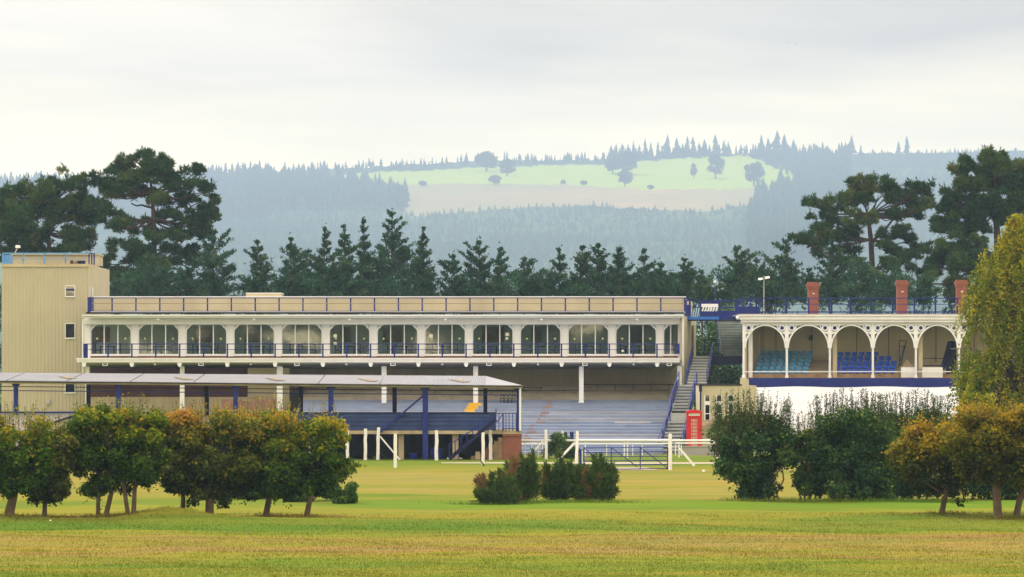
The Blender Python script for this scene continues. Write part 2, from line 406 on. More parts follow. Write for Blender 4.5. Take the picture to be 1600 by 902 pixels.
GRASS = bpy.data.materials.new('mown_autumn_grass'); GRASS.use_nodes = True
def grass_nodes(m, blade):
    t = m.node_tree; b = t.nodes['Principled BSDF']
    setin(b, Roughness=0.95); b.inputs['Specular IOR Level'].default_value = 0.02
    g = N(t, 'ShaderNodeNewGeometry'); sp = N(t, 'ShaderNodeSeparateXYZ')
    t.links.new(g.outputs['Position'], sp.inputs[0])
    n1 = noise(t, g.outputs['Position'], 0.055, 5, 0.6)
    n2 = noise(t, g.outputs['Position'], 0.42, 5, 0.65)
    mp = N(t, 'ShaderNodeMapping'); mp.inputs[3].default_value = (0.10, 1.0, 1.0)
    t.links.new(g.outputs['Position'], mp.inputs[0])
    n3 = noise(t, mp.outputs[0], 0.45, 6, 0.7)
    yy = math_node(t, 'ADD', sp.outputs[1], math_node(t, 'MULTIPLY', math_node(t, 'SUBTRACT', n1, 0.5), 34.0))
    yy = math_node(t, 'ADD', yy, math_node(t, 'MULTIPLY', math_node(t, 'SUBTRACT', n3, 0.5), 22.0))
    fy = math_node(t, 'DIVIDE', math_node(t, 'SUBTRACT', yy, 85.0), 180.0, clamp=True)
    YG_, GR, OL, TN, BR = (0.190, 0.195, 0.024), (0.085, 0.150, 0.018), (0.195, 0.182, 0.026), (0.222, 0.192, 0.056), (0.225, 0.158, 0.066)
    def fr(Y): return (Y-85.0)/180.0
    bands = ramp(t, fy, [(fr(88), OL), (fr(93), GR), (fr(96.5), YG_), (fr(101), BR), (fr(105), YG_), (fr(110), BR), (fr(115.0), YG_), (fr(119), GR), (fr(124), GR), (fr(128), OL), (fr(134), YG_),
                         (fr(140), GR), (fr(144), GR), (fr(148), OL), (fr(156), TN), (fr(164), OL), (fr(172), TN), (fr(188), TN), (fr(196), OL), (fr(204), GR), (fr(255), GR)])
    patch = ramp(t, n2, [(0.34, GR), (0.46, YG_), (0.56, OL), (0.68, TN)])
    c = mixcol(t, ramp(t, n1, [(0.35, (0.15,)*3), (0.65, (0.48,)*3)]), bands, patch)
    mq = N(t, 'ShaderNodeMapping'); mq.inputs[3].default_value = (0.07, 1.0, 1.0)
    t.links.new(g.outputs['Position'], mq.inputs[0])
    c = mixcol(t, 1.0, c, ramp(t, noise(t, mq.outputs[0], 1.1, 6, 0.75), [(0.3, (0.80, 0.90, 0.85)), (0.5, (1.0, 1.0, 1.0)), (0.7, (1.14, 1.04, 1.0))]), 'MULTIPLY')
    c = mixcol(t, ramp(t, noise(t, mq.outputs[0], 0.35, 5, 0.7), [(0.52, (0.0,)*3), (0.68, (0.55,)*3)]), c, GR)
    m3 = N(t, 'ShaderNodeMapping'); m3.inputs[3].default_value = (0.09, 1.0, 1.0)
    t.links.new(g.outputs['Position'], m3.inputs[0])
    c = mixcol(t, 1.0, c, ramp(t, noise(t, m3.outputs[0], 0.20, 4, 0.65), [(0.32, (0.78, 0.94, 0.8)), (0.5, (1.0, 1.0, 1.0)), (0.66, (1.16, 0.98, 1.05))]), 'MULTIPLY')
    c = mixcol(t, ramp(t, noise(t, m3.outputs[0], 0.13, 5, 0.7), [(0.54, (0.0,)*3), (0.64, (0.5,)*3)]), c, GR)
    # the lush bank under the left-hand trees and the lush strip along the shrubs
    yp = math_node(t, 'ADD', sp.outputs[1], math_node(t, 'MULTIPLY', math_node(t, 'SUBTRACT', n3, 0.5), 7.0))
    xp = math_node(t, 'ADD', sp.outputs[0], math_node(t, 'MULTIPLY', math_node(t, 'SUBTRACT', n2, 0.5), 6.0))
    def lush(y0, y1, x0, x1, amt):
        a_ = math_node(t, 'DIVIDE', math_node(t, 'SUBTRACT', yp, y0), 1.2, clamp=True)
        b_ = math_node(t, 'DIVIDE', math_node(t, 'SUBTRACT', y1, yp), 1.2, clamp=True)
        c_ = math_node(t, 'DIVIDE', math_node(t, 'SUBTRACT', xp, x0), x1-x0, clamp=True)
        return math_node(t, 'MULTIPLY', math_node(t, 'MULTIPLY', math_node(t, 'MULTIPLY', a_, b_), c_), amt)
    c = mixcol(t, lush(117.0, 125.6, 4.0, -1.0, 0.65), c, (0.060, 0.135, 0.014))
    c = mixcol(t, lush(138.0, 146.5, -7.0, -3.0, 0.6), c, (0.080, 0.185, 0.014))
    c = mixcol(t, lush(112.2, 114.4, -60.0, -50.0, 0.6), c, (0.19, 0.115, 0.045))
    fine = noise(t, g.outputs['Position'], 9.0, 4, 0.7)
    c = mixcol(t, 1.0, c, ramp(t, fine, [(0.25, (0.88,)*3), (0.75, (1.10,)*3)]), 'MULTIPLY')
    if blade:
        oi = N(t, 'ShaderNodeAttribute', attribute_name='tint')
        c = mixcol(t, 1.0, c, ramp(t, oi.outputs['Fac'], [(0.0, (1.0, 1.05, 1.0)), (0.5, (1.1, 1.1, 1.1)), (1.0, (1.25, 1.2, 1.1))]), 'MULTIPLY')
    t.links.new(c, b.inputs['Base Color'])
    if not blade:
        bn = N(t, 'ShaderNodeBump'); setin(bn, Strength=0.6, Distance=0.05)
        t.links.new(noise(t, g.outputs['Position'], 6.0, 5, 0.7), bn.inputs['Height']); t.links.new(bn.outputs[0], b.inputs['Normal'])
grass_nodes(GRASS, False)
BLADE = bpy.data.materials.new('grass_blade'); BLADE.use_nodes = True
grass_nodes(BLADE, True)

xs = np.unique(np.concatenate([np.arange(-40, 40.1, 0.5), np.arange(-120, 121, 10), np.arange(-6000, 6001, 400)]).astype(float))
ys = np.unique(np.concatenate([np.arange(85, 150, 0.4), np.arange(150, 262, 1.2), np.arange(262, 460, 6), np.arange(-400, 85, 40), np.arange(460, 12000, 300)]).astype(float))
gx, gy = np.meshgrid(xs, ys)
V = np.stack([gx.ravel(), gy.ravel(), gz(gx, gy).ravel()], 1)
nx, ny = len(xs), len(ys)
ii, jj = np.meshgrid(np.arange(nx-1), np.arange(ny-1)); a = (jj*nx+ii).ravel()
tag(np_mesh('ground', V, np.stack([a, a+1, a+nx+1, a+nx], 1), GRASS, smooth=True), kind='structure')

rng = np.random.default_rng(5)
def blades(n, y0, y1, hmin, hmax, wd):
    u = rng.random(n); y = 1/(1/y0 + u*(1/y1-1/y0))            # more of them near the eye, as the picture shows them
    x = (rng.random(n)*2-1)*(830/F)*y
    z = gz(x, y)
    clump = np.sin(x*2.1+np.sin(y*1.7)*2)*np.sin(y*1.3+np.cos(x*1.1)*2)
    h = (hmin + (hmax-hmin)*rng.random(n)**2)*(0.75+0.5*(clump > 0.3))
    a = rng.random(n)*2*np.pi
    lean = (rng.random((n, 2))-0.5)*0.9*h[:, None]
    p0 = np.stack([x-np.cos(a)*wd, y-np.sin(a)*wd, z-0.005], 1)
    p1 = np.stack([x+np.cos(a)*wd, y+np.sin(a)*wd, z-0.005], 1)
    p2 = np.stack([x+lean[:, 0], y+lean[:, 1], z+h], 1)
    return np.stack([p0, p1, p2], 1).reshape(-1, 3), rng.random(n)
V1, t1 = blades(150000, 88, 132, 0.012, 0.045, 0.014)
V = V1; n = len(V)//3
tag(np_mesh('grass', V, np.arange(3*n).reshape(n, 3), BLADE, tint=t1), 'short mown grass in yellow green and tan patches', 'grass', kind='stuff')

# rough grass round the trunks and along the bank, and the leaves that fell there
def rough(centres, name, label):
    vs, tn = [], []
    for (cx_, cy_, sx, sy, n, h0, h1) in centres:
        x = cx_+rng.normal(size=n)*sx; y = cy_+rng.normal(size=n)*sy; z = gz(x, y)
        h = h0+(h1-h0)*rng.random(n)**1.5; a = rng.random(n)*6.283; ln = rng.normal(size=(n, 2))*0.35*h[:, None]; wd = 0.012
        vs.append(np.stack([np.stack([x-np.cos(a)*wd, y-np.sin(a)*wd, z-0.01], 1), np.stack([x+np.cos(a)*wd, y+np.sin(a)*wd, z-0.01], 1), np.stack([x+ln[:, 0], y+ln[:, 1], z+h], 1)], 1).reshape(-1, 3)); tn.append(rng.random(n)*0.5)
    V_ = np.concatenate(vs); n = len(V_)//3
    tag(np_mesh(name, V_, np.arange(3*n).reshape(n, 3), BLADE, tint=np.concatenate(tn)), label, 'grass', kind='stuff')
def at_px(x, y): Yq = H*F/(y-HY); return X(x, Yq), Yq
cs_ = []
for (x, y) in ((18, 814), (68, 812), (154, 811), (167, 811), (199, 811), (209, 811), (284, 808), (327, 809), (418, 807), (480, 808), (1473, 807), (1558, 812), (1588, 811)):
    a_, b_ = at_px(x, y); cs_.append((a_, b_-0.1, 0.35, 0.35, 260, 0.04, 0.17))
for x in range(1165, 1480, 22): a_, b_ = at_px(x, 784); cs_.append((a_, b_-0.1, 0.5, 0.4, 260, 0.04, 0.20))
for x in range(735, 965, 20): a_, b_ = at_px(x, 786); cs_.append((a_, b_, 0.5, 0.4, 160, 0.04, 0.18))
for i in range(46):
    a_, b_ = at_px(-30+1660*rng.random(), 800+rng.random()*95); cs_.append((a_, b_, 0.5+rng.random(), 0.25, 90, 0.03, 0.10))
rough(cs_, 'rough_grass', 'longer unmown grass round the trunks and along the bank')
n = 2600; k_ = rng.integers(0, 13, n); c_ = np.array([[q[0], q[1]] for q in cs_[:13]])
x = c_[k_, 0]+rng.normal(size=n)*1.1; y = c_[k_, 1]+rng.normal(size=n)*1.3; z = gz(x, y)+0.012+0.03*rng.random(n); a = rng.random(n)*6.283; l_ = 0.03+0.03*rng.random(n)
V = np.stack([np.stack([x-np.cos(a)*l_, y-np.sin(a)*l_, z], 1), np.stack([x+np.sin(a)*l_*0.5, y-np.cos(a)*l_*0.5, z+0.02], 1), np.stack([x+np.cos(a)*l_, y+np.sin(a)*l_, z+0.01], 1), np.stack([x-np.sin(a)*l_*0.5, y+np.cos(a)*l_*0.5, z+0.015], 1)], 1).reshape(-1, 3)
FALL = mat('fallen_leaf', (0.22, 0.13, 0.04), 0.8, 0.5, 5.0)
tag(np_mesh('fallen_leaves', V, np.arange(4*n).reshape(n, 4), FALL), 'brown leaves fallen on the grass under the hawthorns', 'leaves', kind='stuff')

# gravel track behind the gate, and the worn pull-in in front of it
def sheet(name, pts, m, dz):
    """pts: outline on the ground; laid dz above it"""
    n = 24; half = len(pts)//2
    fr_, bk = pts[:half], pts[half:][::-1]
    mb = MB()
    vs = []
    for i in range(n+1):
        u = i/n*(half-1); k = min(int(u), half-2); q = u-k
        for row in (fr_, bk):
            x = row[k][0]*(1-q)+row[k+1][0]*q; y = row[k][1]*(1-q)+row[k+1][1]*q
            vs.append((x, y, float(gz(x, y))+dz))
    mb.add(vs, [(2*i, 2*i+2, 2*i+3, 2*i+1) for i in range(n)])
    return mb.build(name, m)
tag(sheet('path', [(X(690, 208), 208.5), (X(905, 208), 206.8), (X(1060, 208), 207.0), (X(1300, 208), 208.0), (X(1300, 212), 211.2), (X(1060, 212), 210.6), (X(905, 212), 210.8), (X(690, 212), 210.2)], M['path'], 0.012), kind='structure')
tag(sheet('driveway', [(X(880, 193), 193.0), (X(960, 193), 192.4), (X(1030, 193), 194.0), (X(1010, 199), 198.5), (X(960, 199), 199.0), (X(905, 199), 198.2)], M['path'], 0.016), kind='structure')

# ================================================================== far hill
def interp(x, pts):
    return np.interp(x, [p[0] for p in pts], [p[1] for p in pts])
RIDGE = [(-900, 330), (-300, 300), (0, 285), (140, 287), (330, 274), (450, 267), (560, 262), (740, 252), (940, 250), (960, 246), (1150, 240), (1300, 240), (1420, 240), (1600, 236), (2000, 250), (2600, 290)]
FTOP = [(520, 275), (565, 271), (740, 263), (950, 256), (1000, 252), (1160, 243), (1230, 262), (1262, 285), (1270, 292)]
FBOT = [(520, 276), (580, 283), (640, 290), (760, 287), (880, 289), (1000, 296), (1130, 296), (1225, 292), (1270, 292)]
CBOT = [(600, 292), (640, 338), (700, 334), (800, 326), (900, 322), (1000, 326), (1100, 332), (1185, 318), (1215, 298)]
Y0H, Y1H = 3100.0, 8500.0
HS = 2.4                                                            # trees on the hill are full-grown
def hill_y(pxx, t):
    """row of the photograph at which the slope lies, t = 0 at its foot and 1 on the ridge"""
    r = interp(pxx, RIDGE)
    return 520 + (r-520)*t**0.85
def hill_pt(pxx, t):
    Y = Y0H + (Y1H-Y0H)*t
    x, _, z = P(pxx, hill_y(pxx, t), Y)
    return x, Y, z
def t_of(pxx, y):
    r = interp(pxx, RIDGE)
    return np.clip((np.asarray(y, float)-520)/(r-520), 0, 1)**(1/0.85)
nc, nr = 420, 170
pc = np.linspace(-700, 2300, nc); tr_ = np.linspace(0, 1, nr)
gp, gt = np.meshgrid(pc, tr_)
hy = hill_y(gp, gt); hY = Y0H+(Y1H-Y0H)*gt
hx = (gp-800)/F*hY; hz = H-(hy-HY)/F*hY
hr = np.random.default_rng(3)
hz += np.where(gt > 0.02, hr.normal(0, 1.1, hz.shape), 0)
back = np.stack([hx[-1]*1.15, hY[-1]+700, hz[-1]-90], 1)
foot = np.stack([hx[0], hY[0]-120, np.full(nc, -3.0)], 1)
V = np.concatenate([foot, np.stack([hx.ravel(), hY.ravel(), hz.ravel()], 1), back])
nrr = nr+2
ii, jj = np.meshgrid(np.arange(nc-1), np.arange(nrr-1)); a = (jj*nc+ii).ravel()
HQ = np.stack([a, a+1, a+nc+1, a+nc], 1)
fc = (gp[:-1, :-1]+gp[1:, 1:])/2; fyy = (hy[:-1, :-1]+hy[1:, 1:])/2
cov = np.zeros_like(fc)                                             # 0 young plantation, 0.5 clear-felled, 1 pasture
ft, fb, cb = interp(fc, FTOP), interp(fc, FBOT), interp(fc, CBOT)
cov[(fc > 622) & (fc < 1215) & (fyy > fb-1) & (fyy < cb)] = 0.5
cov[(fc > 520) & (fc < 1262) & (fyy > ft) & (fyy <= fb)] = 1.0
cov = np.concatenate([np.zeros((1, nc-1)), cov, np.zeros((1, nc-1))])
HILL = bpy.data.materials.new('hill_cover'); HILL.use_nodes = True
t = HILL.node_tree; b = t.nodes['Principled BSDF']; setin(b, Roughness=1.0); b.inputs['Specular IOR Level'].default_value = 0.0
at = N(t, 'ShaderNodeAttribute', attribute_name='tint')
g = N(t, 'ShaderNodeNewGeometry')
nA = noise(t, g.outputs['Position'], 0.0026, 5, 0.6); nB = noise(t, g.outputs['Position'], 0.02, 5, 0.7)
woodc = mixcol(t, ramp(t, nA, [(0.42, (0,)*3), (0.6, (1,)*3)]), (0.035, 0.075, 0.050), (0.10, 0.175, 0.080))
woodc = mixcol(t, ramp(t, nB, [(0.35, (0.0,)*3), (0.7, (0.5,)*3)]), woodc, (0.02, 0.04, 0.03))
fell = mixcol(t, ramp(t, nB, [(0.3, (0,)*3), (0.7, (1,)*3)]), (0.29, 0.24, 0.12), (0.48, 0.36, 0.18))
fell = mixcol(t, ramp(t, nA, [(0.35, (0,)*3), (0.6, (0.6,)*3)]), fell, (0.26, 0.29, 0.14))
past = mixcol(t, nB, (0.30, 0.44, 0.05), (0.41, 0.53, 0.07))
c = mixcol(t, ramp(t, at.outputs['Fac'], [(0.0, (0,)*3), (0.3, (1,)*3)]), woodc, fell)
c = mixcol(t, ramp(t, at.outputs['Fac'], [(0.7, (0,)*3), (0.9, (1,)*3)]), c, past)
t.links.new(c, b.inputs['Base Color'])
tag(np_mesh('hill', V, HQ, HILL, tint=cov.ravel(), smooth=True), kind='structure')

# far conifers: a few stacked ragged cones each
FAR = leaf_mat('far_conifer_needles', [(0.0, (0.024, 0.050, 0.030)), (0.6, (0.040, 0.080, 0.044)), (1.0, (0.10, 0.155, 0.065))], 0.0, 0.9, 0.01, 0.3)
def far_conifers(bases, hs, ws, seed):
    r_ = np.random.default_rng(seed); n = len(bases); k = 5; vs, fs, tn = [], [], []
    base = 0
    for tier, (z0, z1, rw) in enumerate(((0.06, 0.55, 1.0), (0.34, 0.80, 0.72), (0.62, 1.0, 0.42))):
        ph = r_.random(n)*6.28
        ring = []
        for q in range(k):
            a = ph+2*np.pi*q/k
            rr = ws*rw*(0.65+0.7*r_.random(n))
            ring.append(np.stack([bases[:, 0]+np.cos(a)*rr, bases[:, 1]+np.sin(a)*rr, bases[:, 2]+hs*(z0+0.06*(r_.random(n)-0.5))], 1))
        tip = np.stack([bases[:, 0]+ws*0.1*(r_.random(n)-0.5), bases[:, 1], bases[:, 2]+hs*z1], 1)
        arr = np.stack(ring+[tip], 1)                                # n, k+1, 3
        vs.append(arr.reshape(-1, 3))
        idx = base+np.arange(n)[:, None]*(k+1)
        for q in range(k): fs.append(np.concatenate([idx+q, idx+(q+1) % k, idx+k], 1)); tn.append(r_.random(n)*0.7)
        base += n*(k+1)
    return np.concatenate(vs), np.concatenate(fs), np.concatenate(tn)
def scatter(n, xr, cond, seed):
    r_ = np.random.default_rng(seed)
    x = xr[0]+(xr[1]-xr[0])*r_.random(n); tt = r_.random(n)**0.8
    y = hill_y(x, tt); keep = cond(x, y)
    x, tt = x[keep], tt[keep]
    hx_, hY_, hz_ = hill_pt(x, tt)
    return np.stack([hx_, hY_, hz_], 1), x, hill_y(x, tt)
hr = np.random.default_rng(11)
B, bx_, by_ = [], [], []
# tall dark block left of the felled slope
b1, _, _ = scatter(5200, (380, 636), lambda x, y: (y < 328+0.02*(636-x)) & (y > interp(x, [(380, 290), (520, 291), (560, 300), (636, 318)])-5*np.sin(x*0.3)), 1)
# ridge wood left and middle
b2, x2, _ = scatter(9000, (-300, 960), lambda x, y: (y < interp(x, RIDGE)+14) & ~((x > 520) & (y > interp(x, FTOP)-1)), 2)
# wood above the pasture on the right, spreading down its far side
b3, x3, _ = scatter(7000, (950, 1330), lambda x, y: (y < interp(x, [(950, 256), (1160, 242), (1200, 258), (1262, 290), (1330, 296)])), 3)
b4, x4, _ = scatter(3500, (1170, 1330), lambda x, y: (y > interp(x, [(1150, 352), (1185, 322), (1235, 297), (1330, 290)])+9*np.sin(x*0.21)+5*np.sin(x*0.53)) & (y < 420), 4)
# left slope below the ridge
b5, x5, _ = scatter(9000, (-300, 420), lambda x, y: (y < 345), 6)
def hh(n, a, b_): return a+(b_-a)*hr.random(n)
sets = [(b1, hh(len(b1), 11, 18)), (b2, hh(len(b2), 4, 9)), (b3, hh(len(b3), 5, 11)), (b4, hh(len(b4), 10, 18)), (b5, hh(len(b5), 6, 12))]
BB = np.concatenate([s_[0] for s_ in sets]); HH = np.concatenate([s_[1] for s_ in sets])
HH = HH*HS
V, Fq, tn = far_conifers(BB, HH, HH*(0.18+0.10*hr.random(len(HH))), 8)
tag(np_mesh('conifer_forest', V, Fq, FAR, tint=tn), 'hazy blue conifer plantations covering the far hill', 'forest', kind='stuff')
# young plantation: small pale trees on the lower slope
b6, _, _ = scatter(14000, (300, 1700), lambda x, y: (y > interp(x, CBOT)) & (y > 300) & (y < 470), 7)
b7, _, _ = scatter(6000, (1280, 1750), lambda x, y: (y < 300), 17)
b6 = np.concatenate([b6, b7])
h6 = hh(len(b6), 2, 5)*HS
YNG = leaf_mat('young_plantation_needles', [(0.0, (0.035, 0.070, 0.045)), (1.0, (0.085, 0.14, 0.075))], 0.0, 0.9, 0.008, 0.9)
V, Fq, tn = far_conifers(b6, h6, h6*0.3, 9)
tag(np_mesh('young_plantation', V, Fq, YNG, tint=tn), 'pale young trees on the lower slope of the hill', 'plantation', kind='stuff')

# single conifers that stand up out of the ridge line
hr2 = random.Random(21)
ridge_list = [(955, 219), (963, 221), (972, 216), (981, 222), (990, 214), (999, 217), (1008, 211), (1017, 219), (1028, 213), (1043, 208), (1057, 212), (1066, 214), (1074, 205), (1083, 212), (1093, 215), (1101, 208), (1118, 203), (1131, 212),
              (1138, 213), (1190, 207), (1200, 211), (1214, 202), (1226, 205), (1240, 213), (1272, 216), (1285, 219), (1330, 209), (1345, 222), (1404, 216), (1417, 211)]
for i, (x_, y_) in enumerate(ridge_list):
    tt = 0.985 if x_ < 1300 else 0.995
    p = hill_pt(x_, tt); hgt = (Z(y_, p[1]) - p[2])*(0.72+0.26*hr2.random())
    V, Fq, tn = far_conifers(np.array([p]), np.array([hgt]), np.array([hgt*(0.20+0.12*hr2.random())]), 50+i)
    V2 = V.copy(); 
    o = np_mesh('ridge_conifer', V-np.array(p), Fq, FAR, tint=tn); o.location = p
    tag(o, 'hazy pointed conifer standing up from the ridge of the far hill', 'conifer tree', 'conifers along the ridge')
# ================================================================== plants
def unit(v): return v/np.maximum(np.linalg.norm(v, axis=1, keepdims=True), 1e-9)
def leaf_cards(r_, C, Nrm, ln, wd):
    """one pointed four-cornered leaf (or spray) at each C, facing about Nrm"""
    n = len(C)
    ln = np.broadcast_to(ln, (n,)); wd = np.broadcast_to(wd, (n,))
    T = unit(np.cross(Nrm, r_.normal(size=(n, 3)))); B = np.cross(unit(Nrm), T)
    a = C-T*(ln/2)[:, None]; c = C+T*(ln/2)[:, None]
    m_ = C+unit(Nrm)*(ln*0.12)[:, None]
    b = m_-B*(wd/2)[:, None]; d_ = m_+B*(wd/2)[:, None]
    return np.stack([a, b, c, d_], 1).reshape(-1, 3)
def quads(nv): return np.arange(nv).reshape(-1, 4)
def needle_tufts(r_, C, D, ln, wd, k):
    """k thin blades fanning out about direction D from each C"""
    n = len(C); out = []
    ln = np.broadcast_to(ln, (n,))
    for _ in range(k):
        dd = unit(D+r_.normal(size=(n, 3))*0.55)
        sd = unit(np.cross(dd, r_.normal(size=(n, 3))))*(wd/2)
        l_ = (ln*(0.7+0.5*r_.random(n)))[:, None]
        mid = C+dd*l_*0.45
        out.append(np.stack([C, mid-sd, C+dd*l_, mid+sd], 1))
    return np.concatenate(out).reshape(-1, 3)
def in_clumps(r_, clumps, n, shell=0.35):
    """points in a set of ellipsoids (cx, cy, cz, rx, ry, rz), mostly near their skins, and the outward direction"""
    c = np.array(clumps, float)
    wgt = (c[:, 3]*c[:, 4]+c[:, 3]*c[:, 5]+c[:, 4]*c[:, 5]); wgt /= wgt.sum()
    k = r_.choice(len(c), n, p=wgt)
    dv = unit(r_.normal(size=(n, 3)))
    rad = r_.random(n)**shell
    p = c[k, :3]+dv*c[k, 3:]*rad[:, None]
    nrm = unit(dv/c[k, 3:])
    return p, nrm, k
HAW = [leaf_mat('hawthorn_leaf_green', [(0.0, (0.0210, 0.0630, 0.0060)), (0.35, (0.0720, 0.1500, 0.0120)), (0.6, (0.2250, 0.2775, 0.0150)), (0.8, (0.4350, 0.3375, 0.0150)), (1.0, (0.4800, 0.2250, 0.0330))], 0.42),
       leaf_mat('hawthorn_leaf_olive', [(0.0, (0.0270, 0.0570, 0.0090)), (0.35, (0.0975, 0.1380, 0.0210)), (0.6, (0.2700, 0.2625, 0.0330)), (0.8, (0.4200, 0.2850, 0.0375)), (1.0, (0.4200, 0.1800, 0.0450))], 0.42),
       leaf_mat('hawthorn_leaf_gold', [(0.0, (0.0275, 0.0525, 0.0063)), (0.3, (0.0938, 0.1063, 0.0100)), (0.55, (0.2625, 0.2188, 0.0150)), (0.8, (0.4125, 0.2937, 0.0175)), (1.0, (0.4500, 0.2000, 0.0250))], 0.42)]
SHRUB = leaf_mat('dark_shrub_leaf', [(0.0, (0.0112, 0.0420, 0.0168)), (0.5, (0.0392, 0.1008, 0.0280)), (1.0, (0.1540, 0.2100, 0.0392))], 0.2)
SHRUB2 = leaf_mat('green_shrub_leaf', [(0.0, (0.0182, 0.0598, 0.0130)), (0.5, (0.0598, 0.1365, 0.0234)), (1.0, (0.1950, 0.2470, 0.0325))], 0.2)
GORSE = leaf_mat('gorse_spine', [(0.0, (0.0168, 0.0384, 0.0120)), (0.5, (0.0528, 0.1080, 0.0216)), (0.8, (0.1200, 0.1380, 0.0288)), (1.0, (0.1920, 0.1020, 0.0480))], 0.1)
BIRCH = leaf_mat('birch_leaf', [(0.0, (0.0517, 0.1092, 0.0069)), (0.4, (0.1265, 0.1840, 0.0115)), (0.7, (0.2875, 0.2932, 0.0207)), (1.0, (0.4600, 0.3680, 0.0287))], 0.35)
PINE = leaf_mat('scots_pine_needle', [(0.0, (0.0130, 0.0442, 0.0156)), (0.6, (0.0364, 0.0962, 0.0260)), (1.0, (0.1235, 0.1495, 0.0286))], 0.05, 0.6, 0.25, 0.5)
PINE_B = leaf_mat('young_pine_needle', [(0.0, (0.0130, 0.0468, 0.0312)), (0.6, (0.0338, 0.1014, 0.0546)), (1.0, (0.1105, 0.1755, 0.0650))], 0.05, 0.6, 0.25, 0.6)

def limb(mb, p, q, r0, r1, r_, sag=0.0, n=6, k=4):
    p, q = np.array(p, float), np.array(q, float)
    L = np.linalg.norm(q-p); pts = []
    for i in range(k+1):
        u = i/k; c = p+(q-p)*u
        if 0 < i < k: c = c+r_.normal(size=3)*L*0.035
        c[2] -= sag*L*math.sin(math.pi*u); pts.append(tuple(c))
    mb.tube(pts, [r0+(r1-r0)*i/k for i in range(k+1)], n)

